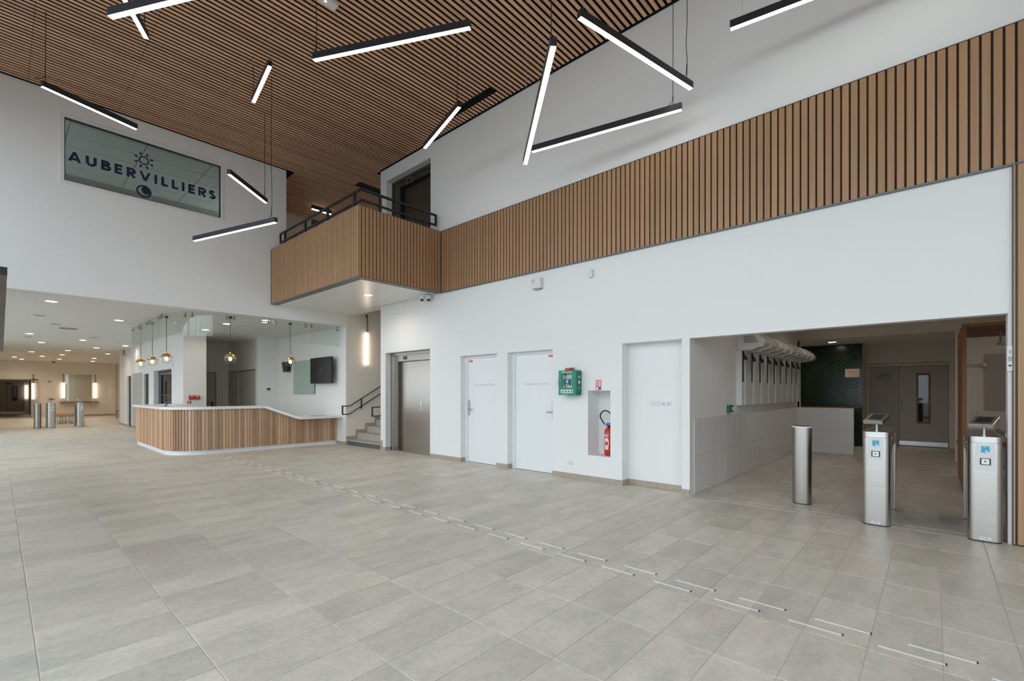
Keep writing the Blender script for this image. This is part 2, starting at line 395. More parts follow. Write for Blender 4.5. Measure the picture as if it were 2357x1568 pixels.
def tkey(t):
    cxp = (t[0]+t[2])/2; cyp = (t[1]+t[3])/2; p = view_px(cxp, cyp, 0)
    vis = p and -60 < p[0] < W_PX+60 and 900 < p[1] < H_PX+60
    return (0 if vis else 1, (p[2] if p else 99))
tiles.sort(key=tkey)
gap = .0032; tmesh = {}
for t in tiles[:300]:
    w = round(t[2]-t[0]-2*gap, 4); h = round(t[3]-t[1]-2*gap, 4)
    if (w, h) not in tmesh: tmesh[(w, h)] = MB().chamfer((0, 0, -.006), (w, h, 0), .001).mesh('tile', Matrix.Identity(4), fix=False)
    o = link('tile', tmesh[(w, h)], M_TILE, floor); o.location = (t[0]+gap, t[1]+gap, 0)
m = MB()
for t in tiles[300:]: m.chamfer((t[0]+gap, t[1]+gap, -.006), (t[2]-gap, t[3]-gap, 0), .0012)
tag(m.build('tile', M_TILE, floor, fix=False), kind='stuff')
struct('ground', MB().box((-60, -60, -.3), (XF-.2, 80, -.15)), M_PAVE)

# ------------------------------------------------------------------ walls
holes_r = [(8.10, 9.83, 0, 2.352), (6.085, 7.108, 0, 2.138), (4.775, 5.815, 0, 2.135), (2.565, 3.472, 0, 2.137),
           (3.672, 4.075, .41, 1.432), (-.505, 2.455, 0, 2.137), (8.08, 9.784, 3.8, 6.49)]
wall_r = struct('wall_right', wall_cells('x', X0, X0+.15, (YN, 10.04), (0, ZC+.1), holes_r), M_WHITE)
MB().box((X0+.15, 8.1, 2.353), (X0+.32, 9.83, 3.6)).build('shaft_header', M_WHITE, wall_r)
wall_l = struct('wall_left', wall_cells('y', Y0, Y0+.25, (XF, 4.703), (ZL, ZC+.1), [(.747, 3.364, 5.187, 6.46)]), M_WHITE)
MB().box((4.703, Y0, ZL), (X0, Y0+.25, 3.8)).build('bulkhead', M_WHITE, wall_l)
struct('wall_stair', MB().box((X0, Y0, 0), (9.7, Y0+.2, 3.8)).box((9.5, 10.04, 0), (9.7, Y0, ZC)).box((X0+.15, 9.87, 0), (9.7, 10.04, ZC))
       .box((6.45, Y0, 3.8), (9.7, Y0+.01, 3.81)), M_CREAM)
struct('wall_desk', MB().box((6.25, Y0+.0, 0), (X0+.001, 16.1, ZL)).box((5.60, 16.1, 0), (6.45, 16.28, ZL)), M_WHITE)
struct('wall_column', MB().box((3.6, 16.1, 0), (4.18, 16.28, ZL)).box((4.03, 16.28, 0), (4.18, 19.1, ZL)), M_WHITE)
struct('wall_recess', MB().box((5.65, 16.28, 0), (5.8, 19.1, ZL)).box((4.0, 19.1, 0), (5.8, 19.25, ZL)), M_CREAM)
wall_o = struct('wall_office', wall_cells('x', 3.6, 3.9, (16.285, 26.6), (0, ZL),
       [(23.93, 24.76, 0, 2.075), (20.70, 21.55, 0, 2.08), (17.45, 19.88, .75, 2.14)]), M_WHITE)
struct('wall_front', MB().box((XF-.15, 24, 0), (XF, YB, ZL+.1)).box((XF-.15, YN, 6.2), (XF, Y0, 7.0)).box((XF-.15, Y0, 6.5), (XF, 16.2, 7.0)).box((XF-.15, Y0, 3.1), (XF, 24, 3.9)), M_WHITE)
struct('wall_near', MB().box((XF-.15, YN-.15, 0), (X0+.15, YN, 7)), M_WHITE)
wall_b = struct('wall_back', wall_cells('y', YB, YB+.2, (XF, 6.5), (0, ZL+.4), [(.02, 1.25, 0, 2.12), (1.53, 2.08, 0, 2.09)]), M_CREAM)
MB().box((4.64, YB-.12, 0), (4.87, YB, ZL)).build('pilaster', M_CREAM, wall_b)
struct('wall_corridor', MB().box((1.40, YB+.2, 0), (1.55, 46, 2.6)).box((-.4, YB+.2, 0), (-.25, 46, 2.6)).box((-.4, 46.03, 0), (1.55, 46.15, 2.6))
       .box((-.4, YB+.2, 2.6), (1.55, 46.15, 2.7)), M_CREAM)
struct('wall_hall_side', MB().box((6.35, 26.6, 0), (6.5, YB, ZL)).box((3.9, 26.45, 0), (6.5, 26.6, ZL)), M_CREAM)
# passage with the hair dryers
WP = 2.455
wall_p = struct('wall_passage', MB().box((X0+.15, WP, 0), (13.35, WP+.15, 3.05)), M_WHITE)
struct('wall_passage_end', wall_cells('y', -3.2, -3.05, (X0, 13.2), (0, 3.05), []), M_CREAM)
wall_m = struct('wall_middle', wall_cells('x', 13.0, 13.2, (-3.2, 3.3), (0, 3.05), [(-.31, WP, 0, 2.65)]), M_CREAM)
struct('wall_green', MB().box((15.02, 1.375, 0), (15.15, 3.3, 2.75)).box((15.15, 1.376, 0), (16.0, 1.42, 2.75)), M_CREAM)
struct('wall_door_end', wall_cells('x', 16.0, 16.15, (-1.2, 1.5), (0, 2.75), [(-.27, 1.333, 0, 2.1)]), M_CREAM)
struct('wall_lobby', MB().box((13.2, 3.3, 0), (15.15, 3.45, 2.75)).box((13.2, -1.35, 0), (16.15, -1.2, 2.75)), M_CREAM)
# slim white jamb and steel foot closing the passage opening
jamb = struct('trim_1', MB().box((6.36, -.545, 0), (6.455, -.503, 2.1365)), M_FRAMEW)
MB().box((6.345, -.548, .02), (6.359, -.5025, 1.02)).build('steel_cover', M_STEEL, jamb)

# ------------------------------------------------------------------ ceilings
ceil = struct('ceiling', MB().box((XF, YN, ZC+.085), (9.7, 15.4, ZC+.2)), M_BLACK)
def slat_mb(xa, xb):
    m = MB(); k = math.floor((xa-.35)/1.2); cuts = [xa] + [.35+1.2*i for i in range(k, k+12) if xa+.05 < .35+1.2*i < xb-.05] + [xb]
    for a, b in zip(cuts, cuts[1:]):
        m.box((a+(.0022 if a != xa else 0), 0, ZC), (b-(.0022 if b != xb else 0), 0.050, ZC+.006))
    return m
smesh = {}; MB().box((X0-.014, YN, ZC), (X0-.001, 10.03, ZC+.08)).box((XF, Y0-.014, ZC), (4.70, Y0-.001, ZC+.08)).build('black_edge_strip', M_BLACK, ceil)  # black strips stand in for the shadow gap between slat ends and walls
rest = MB(); SP = .0895
n = int((14.3-YN)/SP)
for i in range(n):
    y = 2.71 + SP*(i - int((2.71-YN)/SP)) - .026
    if y > 14.25: break
    if y < Y0-.09: xa, xb = XF+.05, (X0-.055 if y < 9.99 else 6.26 if y < 10.12 else 9.4)
    elif y < Y0+.36: xa, xb = 4.885, 9.4
    else: xa, xb = 4.75, 9.4
    segs = [(xa, xb)]
    if 5.80 < y < 7.05: segs = [(xa, 5.82), (6.0, xb)]            # slot of the ceiling diffuser
    if 10.885 < y < 11.145: segs = [(xa, 6.22), (7.4, xb)]
    for a, b in segs:
        if y < 2.3:
            q = slat_mb(a, b); rest.add([(p[0], p[1]+y, p[2]) for p in q.v], q.f); continue
        if (a, b) not in smesh: smesh[(a, b)] = slat_mb(a, b).mesh('slat', Matrix.Identity(4), fix=False)
        o = link('slat', smesh[(a, b)], M_SLAT, ceil); o.location = (0, y, 0)
tag(rest.build('slat', M_SLAT, ceil, fix=False), kind='stuff')
m = MB().box((5.822, 5.79, ZC+.0), (5.835, 7.04, ZC+.06)).box((5.985, 5.79, ZC), (5.998, 7.04, ZC+.06))
for k in range(3): m.box((5.855+.045*k, 5.80, ZC+.005), (5.865+.045*k, 7.04, ZC+.06))
tag(m.build('slot_diffuser', M_BLKPL), 'black linear air slot set into the slatted wood ceiling', 'air vent')
struct('ceiling_low', MB().box((XF, Y0+.25, ZL), (6.45, YB+.2, ZL+.12)), M_CEIL)
tag(link('ceiling_perforated', MB().box((XF, Y0+.252, ZL-.003), (2.2, 21.0, ZL-.0005)).mesh('p', Matrix.Identity(4)), M_PERF), kind='structure')
struct('ceiling_passage', MB().box((X0+.15, -3.2, 3.05), (13.2, WP+.15, 3.15)).box((13.2, -1.35, 2.68), (16.15, 3.45, 2.8)), M_WHITE)
# upper floor slabs (their underside is the white soffit beside the stairs)
struct('floor_upper', MB().box((4.40, BY+.06, BZ0+.012), (6.53, Y0-.002, 3.80)).box((4.703, Y0+.25, 3.3), (9.7, 14.6, 3.80)).box((6.29, 8.0, 3.5), (7.9, 9.87, 3.8)), M_SOFFIT)
struct('floor_room', MB().box((XF, Y0+.25, 3.34), (4.70, 16.2, 3.80)), M_GREYPANEL)
struct('wall_upper', MB().box((4.703, 14.36, 3.8), (6.55, 14.5, ZC+.1)).box((4.55, Y0+.25, 3.8), (4.703, 14.4, ZC+.1)), M_CREAM)
struct('wall_dark_landing', MB().box((6.55, 15.2, 3.8), (9.7, 15.3, ZC+.1)).box((9.5, Y0, 3.8), (9.7, 15.3, ZC)), M_CREAM)
struct('wall_room', MB().box((XF, 16.05, 3.8), (4.7, 16.2, 6.8)), M_WHITE)
rc = struct('ceiling_room', MB().box((XF, Y0+.25, 6.70), (4.55, 16.05, 6.8)), M_TXTGREY)
ptile = MB().chamfer((.008, .008, -.0), (1.192, .592, .02), .006)
pm = ptile.mesh('panel', Matrix.Scale(-1, 4, (0, 0, 1)), fix=True)
for i in range(5):
    for k in range(7):
        if XF+.05+1.2*i > 4.4 or Y0+.26+.6*k > 15.5: continue
        o = link('panel', pm, M_WHITE, rc); o.location = (XF+.05+1.2*i, Y0+.26+.6*k, 6.70)

# ------------------------------------------------------------------ skirting
def skirt(name, segs, h=.083):
    m = sthing(name)
    for a, b in segs:
        MB().box((a[0], a[1], 0), (b[0], b[1], h)).build('tile', M_SKIRT, m)
d = .012
skirt('baseboard_right', [((X0-d, 7.108), (X0, 8.10)), ((X0-d, 7.096), (X0+.13, 7.108)), ((X0-d, 5.815), (X0, 6.085)), ((X0-d, 5.803), (X0+.13, 5.815)),
      ((X0-d, 4.1), (X0, 4.775)), ((X0-d, 3.472), (X0, 4.096)), ((X0-d, 3.460), (X0+.19, 3.472)), ((X0+.188, 3.0), (X0+.2, 3.46)), ((X0+.188, 2.577), (X0+.2, 2.996)),
      ((X0-d, 2.455), (X0, 2.565)), ((X0-d, 9.83), (X0, 10.04)), ((X0, 9.818), (X0+.14, 9.83))])
MB().box((X0-.012, 9.95, .0835), (X0, 10.04, .235)).build('tile', M_SKIRT, bpy.data.objects['baseboard_right'])
skirt('baseboard_desk', [((6.238, Y0), (6.25, 16.1)), ((6.24, Y0-.012), (X0, Y0))])
skirt('baseboard_office', [((3.588, 24.76), (3.6, 26.6)), ((3.588, 23.62), (3.6, 23.93)), ((3.588, 21.55), (3.6, 23.62)), ((3.588, 16.1), (3.6, 20.7))])
skirt('baseboard_back', [((2.1, YB-.015), (4.64, YB)), ((4.62, YB-.135), (4.87, YB-.12))], .1)

# ------------------------------------------------------------------ cladding band and balcony
def planks_y(parent, x, ya, yb, z0, z1, mesh_cache={}):
    k = ('y', round(z0, 3), round(z1, 3))
    if k not in mesh_cache:
        mesh_cache[k] = MB().chamfer((0, 0, 0), (z1-z0, .060, .010), .002).mesh('plank', Matrix(((0,0,-1,0),(0,1,0,0),(1,0,0,0),(0,0,0,1))), fix=True)
    y = ya
    while y + .06 < yb:
        o = link('plank', mesh_cache[k], M_PLANK, parent)
        o.location = (x+.010, y, z0); y += .0775
band = struct('trim_2', MB().box((X0-.045, YN, BZ0), (X0, BY+.0, BZ0+.012)).box((X0-.045, YN, BZ1-.006), (X0, BY, BZ1)), M_GREYTRIM)
MB().box((X0-.031, YN, BZ0+.012), (X0-.001, BY, BZ1-.006)).build('groove_backing', M_GAP, band)
planks_y(band, X0-.042, -.632+.009-.0775*12, BY-.001, BZ0+.014, BZ1-.008)
vert = struct('trim_3', MB().box((X0-.031, -1.6, 0), (X0-.001, -.5345, BZ0)).box((X0-.030, -.5345, 0), (X0, -.5305, BZ0)), M_BLKMET)
MB().box((X0-.042, -.5475, .012), (X0-.030, -.5355, BZ0-.003)).build('plank', M_PLANK, vert)
planks_y(vert, X0-.042, -.632+.009-.0775*11, -.555, .012, BZ0-.003)
bal = thing('balcony', 'balcony parapet clad in vertical brown wood planks, jutting out over the desk end', 'balcony', (BX, BY, BZ0))
MB().box((BX+.0115, BY+.0115, BZ0+.0115), (BX+.14, Y0-.004, BZ1-.0065)).box((BX+.14, BY+.0115, BZ0+.0115), (X0-.046, BY+.14, BZ1-.0065)).build('parapet_core', M_GAP, bal)
MB().box((BX-.004, BY-.004, BZ0), (BX+.16, Y0-.004, BZ0+.011)).box((BX+.16, BY-.004, BZ0), (X0-.047, BY+.16, BZ0+.011)).box((BX-.002, Y0-.016, BZ0+.011), (BX+.02, Y0-.004, BZ1)).build('edge_trim', M_GREYTRIM, bal)
MB().box((BX, BY, BZ1-.006), (BX+.15, Y0-.004, BZ1)).box((BX+.15, BY, BZ1-.006), (X0-.047, BY+.15, BZ1)).build('coping', M_GREYTRIM, bal)
pmx = MB().chamfer((0, 0, 0), (BZ1-BZ0-.020, .060, .010), .002)
meL = pmx.mesh('plank', Matrix(((0,0,-1,0),(0,1,0,0),(1,0,0,0),(0,0,0,1))), fix=True)
meR = pmx.mesh('plank', Matrix(((0,1,0,0),(0,0,-1,0),(1,0,0,0),(0,0,0,1))), fix=True)
y = BY+.001
while y + .07 < Y0-.01:
    o = link('plank', meL, M_PLANK, bal); o.location = (.011, y-BY, .0125); y += .0775
x = BX + .014
while x + .058 < X0-.044:
    o = link('plank', meR, M_PLANK, bal); o.location = (x-BX, .011, .0125); x += (X0-.0445-.060-BX-.014)/24-.00001
rail = thing('balcony_railing', 'black steel two-bar guard rail on top of the clad balcony', 'railing', (BX+.13, BY+.1, BZ1))
RX, RY, ZT, ZB = 4.475, 7.79, 5.135, 4.93
MB().bar((RX, RY-.0, ZT), (RX, 11.42, ZT), .035, .04).bar((RX-.0175, RY, ZT), (6.2, RY, ZT), .035, .04).build('handrail', M_BLKMET, rail)
MB().bar((RX, RY-.0, ZB), (RX, 11.42, ZB), .035, .035).bar((RX-.0175, RY, ZB), (6.2, RY, ZB), .035, .035).bar((RX, 11.42, ZB-.0175), (RX, 11.42, ZT+.02), .035, .04, (0,1,0)).bar((6.2, RY, ZB-.0175), (6.2, RY, ZT+.02), .035, .04, (0,1,0)).build('lower_bar', M_BLKMET, rail)
for p in ((RX, 8.02), (RX, 9.08), (RX, 10.1), (RX, 11.16), (4.87, RY), (5.91, RY)):
    MB().bar((p[0], p[1], BZ1-.0), (p[0], p[1], ZT), .04, .05, (0,1,0)).build('post', M_BLKMET, rail)
# ------------------------------------------------------------------ windows and doors
# sign window on the left wall
win = sthing('window_1')
def border(a, b, w, ya, yb):      # rectangular frame in the xz plane
    m = MB(); (x0, z0), (x1, z1) = a, b
    m.box((x0, ya, z0), (x1, yb, z0+w)).box((x0, ya, z1-w), (x1, yb, z1)).box((x0, ya, z0+w), (x0+w, yb, z1-w)).box((x1-w, ya, z0+w), (x1, yb, z1-w)); return m
border((.747, 5.187), (3.364, 6.46), .062, Y0-.008, Y0+.1).build('window_frame', M_FRAMEW, win, bevel=.004)
border((.809, 5.249), (3.302, 6.398), .012, Y0+.02, Y0+.09).build('gasket', M_BLKPL, win)
MB().box((.815, Y0+.07, 5.256), (3.296, Y0+.078, 6.392)).build('glass_pane', M_GLASSD, win)
def M_sign(u, v): return onY(u, Y0+.067, v)
glyph = {'A': .86, 'U': .82, 'B': .70, 'E': .60, 'R': .70, 'V': .86, 'I': .25, 'L': .56, 'S': .62}
word = 'AUBERVILLIERS'; ch = .184; ST = .25
def arcp(cx, cy, rx, ry, a0, a1, n=12): return [(cx+rx*math.cos(math.radians(a0+(a1-a0)*k/n)), cy+ry*math.sin(math.radians(a0+(a1-a0)*k/n))) for k in range(n+1)]
h_ = ST/2
strokes = {'I': [[(h_, 0), (h_, 1)]],
    'L': [[(h_, 0), (h_, 1)], [(0, h_*.92), (.60, h_*.92)]],
    'E': [[(h_, 0), (h_, 1)], [(0, h_*.9), (.64, h_*.9)], [(0, 1-h_*.9), (.64, 1-h_*.9)], [(0, .505), (.58, .505)]],
    'V': [[(.10, 1.0), (.475, .0)], [(.85, 1.0), (.475, .0)]],
    'A': [[(.10, 0), (.475, 1.0)], [(.85, 0), (.475, 1.0)], [(.25, .27), (.70, .27)]],
    'U': [[(h_, 1)] + arcp(.42, .42, .42-h_, .42-h_*.9, 180, 360) + [(.84-h_, 1)]],
    'R': [[(h_, 0), (h_, 1)], [(0, 1-h_*.9)] + arcp(.40, .69, .31-h_*.4, .31-h_*.9, 90, -90) + [(0, .38+h_*.9)], [(.30, .46), (.66, .0)]],
    'B': [[(h_, 0), (h_, 1)], [(0, 1-h_*.9)] + arcp(.38, .75, .27-h_*.5, .25-h_*.9, 90, -90) + [(0, .5+h_*.85)], [(0, .56-h_*.3)] + arcp(.42, .29, .31-h_*.5, .29-h_*.9, 90, -90) + [(0, h_*.9)]],
    'S': [arcp(.31, .735, .255-h_*.3, .265-h_*.9, 25, 270, 12) + arcp(.31, .265, .28-h_*.3, .265-h_*.9, 90, -155, 12)[1:]]}
wid = {'A': .95, 'U': .84, 'B': .70, 'E': .64, 'R': .74, 'V': .95, 'I': .25, 'L': .60, 'S': .62}
def ribbon2(mb, pts, w, sc, M, dz):
    n = len(pts); vs = []
    for i, p in enumerate(pts):
        a = pts[max(i-1, 0)]; b = pts[min(i+1, n-1)]; dx, dy = b[0]-a[0], b[1]-a[1]; l = math.hypot(dx, dy); nx, ny = -dy/l*w/2, dx/l*w/2
        for s_ in (1, -1): vs.append(M @ Vector(((p[0]+nx*s_)*sc, (p[1]+ny*s_)*sc, dz)))
    mb.add(vs, [(2*i, 2*i+1, 2*i+3, 2*i+2) for i in range(n-1)])
tot = sum(wid[c] for c in word)*ch*.96; sp = (2.345-tot)/(len(word)-1); u = .862
for c in word:
    mb = MB(); M_ = M_sign(u, 5.645)
    for i, st_ in enumerate(strokes[c]):
        w_ = ST*(.92 if c in 'AV' else 1)
        ribbon2(mb, st_, w_, ch, M_, .0004*i)
    # trim the slanted strokes to the letter height
    if c in 'AV': mb.v = [(p[0], p[1], min(max(p[2], 5.645), 5.645+ch)) for p in mb.v]
    mb.build('letter', M_NAVY, win, fix=False); u += wid[c]*ch*.96+sp
m = MB()
for k in range(8):
    a = PI/8+k*PI/4; c, s_ = math.cos(a), math.sin(a); q = []
    for r, t in ((.108, -.016), (.158, -.016), (.158, .016), (.108, .016)): q.append((r*c-t*s_, r*s_+t*c))
    m.prism([(1.965+p[0], 6.045+p[1]) for p in q], 'y', Y0+.064, Y0+.069)
def ring(m, cx, cz, r0, r1, n=32):
    for k in range(n):
        a, b = 2*PI*k/n, 2*PI*(k+1)/n
        m.prism([(cx+r*math.cos(t), cz+r*math.sin(t)) for r, t in ((r0,a),(r1,a),(r1,b),(r0,b))], 'y', Y0+.064, Y0+.069)
ring(m, 1.965, 6.045, .062, .085); m.build('sun_emblem', M_NAVY, win)
m = MB(); cx, cz, R = 1.965, 5.43, .122; n = 40
# disc minus a crescent: polygon strips between the outer circle and the crescent boundary
ring(m, cx, cz, .092, R)
q = []
for k in range(n+1):
    t = -PI*.30 + PI*1.02*k/n - .35
    q.append((cx+.094*math.cos(t), cz+.094*math.sin(t)))
for k in range(n+1):
    t = PI*.98 - .35 - PI*.98*0 - k/n*(PI*.86) + PI*.33
    q.append((cx+.05+.078*math.cos(t+.02), cz+.052+.078*math.sin(t+.02)))
hull = []
m2 = [(cx+.034+.076*math.cos(2*PI*k/28), cz+.028+.076*math.sin(2*PI*k/28)) for k in range(28)]
m2 = [((p[0]-cx)*min(1, .093/max(1e-6, math.hypot(p[0]-cx, p[1]-cz)))+cx, (p[1]-cz)*min(1, .093/max(1e-6, math.hypot(p[0]-cx, p[1]-cz)))+cz) for p in m2]
m.prism(m2, 'y', Y0+.0642, Y0+.0688); m.build('moon_emblem', M_NAVY, win)
tag(MB().prism(rrect(2.250, 3.95, 2.485, 5.453, .05), 'y', 12.3, 12.6).box((2.0, 12.2, 3.8), (2.8, 12.7, 3.96)).build('red_container', M_RED, bevel=.02, smooth=True), 'red rounded object just showing above the sill of the sign window', 'container')  # plain red stand-in for an unidentified object behind the window
# glazed street front behind the viewer's left shoulder: slim posts and rails
wf = sthing('window_2')
m = MB()
y = -7.9
while y < 24:
    top = 6.2 if y < Y0 else 3.1
    m.box((XF-.12, y-.03, 0), (XF-.02, y+.03, top)); y += 1.62
m.box((XF-.12, YN, 0), (XF-.02, 24, .08)).box((XF-.12, YN, 2.40), (XF-.02, Y0, 2.47)); m.build('mullion_frame', M_DARKAL, wf)

def lever(parent, M, flip=1, plate=True, pm=None):
    if plate: MB().prism(rrect(-.022, -.16, .022, .15, .02), 'z', 0, .01).build('lock_plate', pm or M_CHROME, parent, M=M)
    MB().cyl((0, -.035, 0), (0, -.035, .05), .011, n=10).cyl((0, -.035, .045), (flip*.115, -.035, .045), .009, n=10).build('handle', M_CHROME, parent, M=M, smooth=True)
def white_door(name, ya, yb, txt, tcy, tw, lockside, red_u):
    d = sthing(name); xr = X0+.13
    MB().box((X0+.115, ya, 0), (X0+.149, ya+.045, 2.135)).box((X0+.115, yb-.085, 0), (X0+.149, yb, 2.135)).box((X0+.115, ya+.045, 2.083), (X0+.149, yb-.085, 2.135)).build('door_frame', M_FRAMEW, d)
    MB().box((xr, ya+.047, .008), (xr+.045, yb-.087, 2.081)).build('door_leaf', M_DOOR, d)
    MB().box((xr+.05, ya, 0), (xr+.06, yb, 2.135)).build('backing', M_BLACK, d)
    text('lettering', txt, onX(xr, tcy, 1.556), tw, .038, M_TXTGREY, d)
    q = onX(xr, red_u, 2.035)
    MB().box((-.052, -.02, 0), (.052, .02, .002)).build('fire_sign', M_RED, d, M=q)
    for k in range(3): MB().box((-.035, .009-.011*k, .002), (.03-.008*k, .012-.011*k, .0024)).build('sign_line', M_TXTWHITE, d, M=q)
    return d
d1 = white_door('door_1', 6.085, 7.108, 'VESTIAIRE PRIV\u00c9 FEMME', 6.56, .585, 1, 6.943)
lever(d1, onX(X0+.13, 6.985, 1.10), 1)
d2 = white_door('door_2', 4.775, 5.815, 'VESTIAIRE PRIV\u00c9 HOMME', 5.25, .61, 1, 4.905)
lever(d2, onX(X0+.13, 4.862, 1.10), -1)
# niches
struct('trim_4', MB().box((X0+.2, 2.5, 0), (X0+.23, 3.53, 2.2)).box((X0+.15, 2.565, 2.137), (X0+.2, 3.472, 2.2)).box((X0+.15, 3.472, 0), (X0+.2, 3.53, 2.2)).box((X0+.15, 2.5, 0), (X0+.2, 2.565, 2.2)), M_WHITE)
struct('trim_5', MB().box((X0+.325, 3.62, .36), (X0+.34, 4.12, 1.48)).box((X0+.15, 4.075, .36), (X0+.325, 4.12, 1.48)).box((X0+.15, 3.62, .36), (X0+.325, 3.672, 1.48))
       .box((X0+.15, 3.672, 1.432), (X0+.325, 4.075, 1.48)).box((X0+.15, 3.672, .36), (X0+.325, 4.075, .41)), M_WHITE)
# ground-floor lift
lift = sthing('door_3'); xf = X0+.2
m = MB().box((xf, 9.61, 0), (xf+.012, 9.83, 2.35)).box((xf, 8.10, 2.15), (xf+.012, 9.61, 2.35)).box((xf, 8.10, 0), (xf+.012, 8.16, 2.15)); m.build('lift_portal', M_STEELH, lift)
MB().box((xf+.012, 9.598, 0), (xf+.1, 9.612, 2.15)).box((xf+.012, 8.15, 2.138), (xf+.1, 9.6, 2.152)).build('reveal', M_STEELD, lift)
MB().box((xf-.045, 9.79, 0), (xf, 9.83, 2.35)).box((xf-.045, 8.10, 2.29), (xf, 9.79, 2.35)).build('architrave', M_STEELH, lift)
MB().box((xf+.08, 8.83, .012), (xf+.1, 9.6, 2.14)).build('door_leaf', M_STEELH, lift)
MB().box((xf+.074, 8.14, .012), (xf+.1, 8.827, 2.14)).build('door_leaf', M_STEELH, lift)
MB().box((xf-.02, 8.10, 0), (xf+.1, 9.61, .012)).build('threshold', M_STEEL, lift)
MB().box((xf-.008, 9.235, 2.185), (xf, 9.375, 2.265)).build('display', M_BLKPL, lift)
for k in range(2): text('lettering', ('0', '\u25b2'[:0] + '-')[k], onX(xf-.0085, 9.335-.06*k, 2.225), .02, .045 if k == 0 else .008, M_TXTWHITE, lift)
MB().box((xf+.066, 8.745, .99), (xf+.074, 8.80, 1.19)).build('call_panel', M_STEEL, lift)
MB().cyl((xf+.060, 8.772, 1.05), (xf+.066, 8.772, 1.05), .014, n=14).cyl((xf+.060, 8.772, 1.12), (xf+.066, 8.772, 1.12), .010, n=14).build('call_button', M_CHROME, lift)
MB().box((xf+.1, 8.0, 0), (xf+.12, 9.9, 2.4)).build('backing', M_BLACK, lift)
# upper lift, bronze
ul = sthing('door_4'); xu = X0+.17
MB().box((xu, 9.47, 3.8), (xu+.03, 9.784, 6.49)).box((xu, 8.08, 6.30), (xu+.03, 9.47, 6.49)).build('lift_portal', M_STEELD, ul)
MB().box((xu-.02, 9.725, 3.8), (xu, 9.784, 6.49)).box((xu-.02, 8.08, 6.42), (xu, 9.725, 6.49)).build('architrave', M_STEELD, ul)
MB().box((xu+.10, 8.0, 3.8), (xu+.13, 8.60, 6.3)).build('door_leaf', M_STEELD, ul)
MB().box((xu+.12, 8.60, 3.8), (xu+.15, 9.6, 6.3)).build('door_leaf', M_STEELD, ul)
MB().box((xu+.03, 9.46, 3.8), (xu+.15, 9.475, 6.30)).box((xu+.03, 8.0, 6.29), (xu+.15, 9.47, 6.305)).build('reveal', M_BLKMET, ul)
MB().box((xu-.012, 8.98, 6.30), (xu, 9.19, 6.42)).build('display_frame', M_CHROME, ul)
MB().box((xu-.015, 9.01, 6.318), (xu-.012, 9.16, 6.402)).build('display', M_BLKPL, ul)
MB().box((xu-.01, 8.58, 4.93), (xu, 8.66, 5.12)).build('call_panel', M_STEEL, ul)
MB().box((xu+.15, 7.9, 3.8), (xu+.17, 9.9, 6.6)).build('backing', M_BLACK, ul)

# ------------------------------------------------------------------ staircase and handrails
st = thing('staircase', 'stone staircase with a blue-grey first riser, rising behind the white desk wall', 'stairs', (X0, 10.9, 0))
RISE, GO = .1645, .287
for k in range(9):
    xa = X0 - .0 + GO*k; z1 = .143+RISE*k
    s_ = MB().box((xa+.004, 10.046, 0 if k == 0 else z1-RISE-.01), (9.49, Y0-.016, z1-.028)).build('step', M_STONE if k else M_BLUESTONE, st)
    MB().box((xa-.012, 10.046, z1-.028), (xa+GO+.01, Y0-.016, z1)).build('tread', M_STONE, s_)
    MB().box((xa+.01-GO*.0, Y0-.015, z1), (xa+GO+.002, Y0-.001, z1+.085)).box((xa-.05 if k else xa-.04, Y0-.0155, z1-RISE+.085 if k else 0), (xa+.012, Y0-.001, z1+.085)).build('skirting_tile', M_SKIRT, st)
def stair_rail(name, label, Y, wallside):
    r = thing(name, label, 'handrail', (X0, Y, .93)); x1 = 6.11; zs = 1.043; zb = .825; s_ = RISE/GO
    e = 9.0
    MB().tube([(x1, Y, zs), (X0+.02, Y, zs), (X0+.05, Y, zs+.012), (e, Y, zs+.012+s_*(e-X0-.05))], .0135, 8).tube([(x1, Y, zb), (X0+.0, Y, zb), (X0+.03, Y, zb+.012), (e, Y, zb+.012+s_*(e-X0-.03))], .0135, 8).build('rail', M_GRNMET, r, smooth=True)
    MB().bar((x1, Y, zb-.0135), (x1, Y, zs+.0135), .03, .03, (0,1,0)).build('end_bar', M_GRNMET, r)
    for xx in (6.66, 7.9, 8.9):
        zz = zs+s_*(xx-X0-.05); MB().bar((xx, Y, zz-.26), (xx, Y, zz), .012, .035, (1,0,0)).bar((xx, Y, zz-.24), (xx, wallside, zz-.24), .03, .012).build('bracket', M_GRNMET, r)
    return r
stair_rail('handrail', 'dark green steel handrail on the pale wall of the stair beside the desk', 11.58, Y0)
stair_rail('handrail', 'dark green steel handrail end at the stair edge beside the lift', 10.12, 10.04)

# ------------------------------------------------------------------ reception desk
desk = thing('reception_desk', 'curved reception desk faced with vertical oak slats under a white worktop', 'desk', (2.5, 12.15, 0))
DX, DY, DR = 2.50, 12.15, .82       # slat face: side plane, front plane, corner radius
def dpath(off):
    """outline at offset off outside the slat face; returns list of (x,y,nx,ny,s)"""
    out = []; r = DR+off; cx, cy = DX+DR, DY+DR
    out.append((DX-off, 16.05)); out.append((DX-off, cy))
    for k in range(1, 16):
        t = PI + PI/2*k/16; out.append((cx+r*math.cos(t), cy+r*math.sin(t)))
    out.append((cx, DY-off)); out.append((6.246, DY-off)); return out
def topz(x, y):
    if y > DY+.6 and x < 4: return 1.075
    return 1.075 if x < 4.38 else .78 if x > 5.10 else 1.075-(x-4.38)/.72*.295
# plinth
po = dpath(-.05); pi_ = dpath(-.35)
MB().prism(po + pi_[::-1], 'z', 0, .1).build('plinth', M_CORIAN, desk)
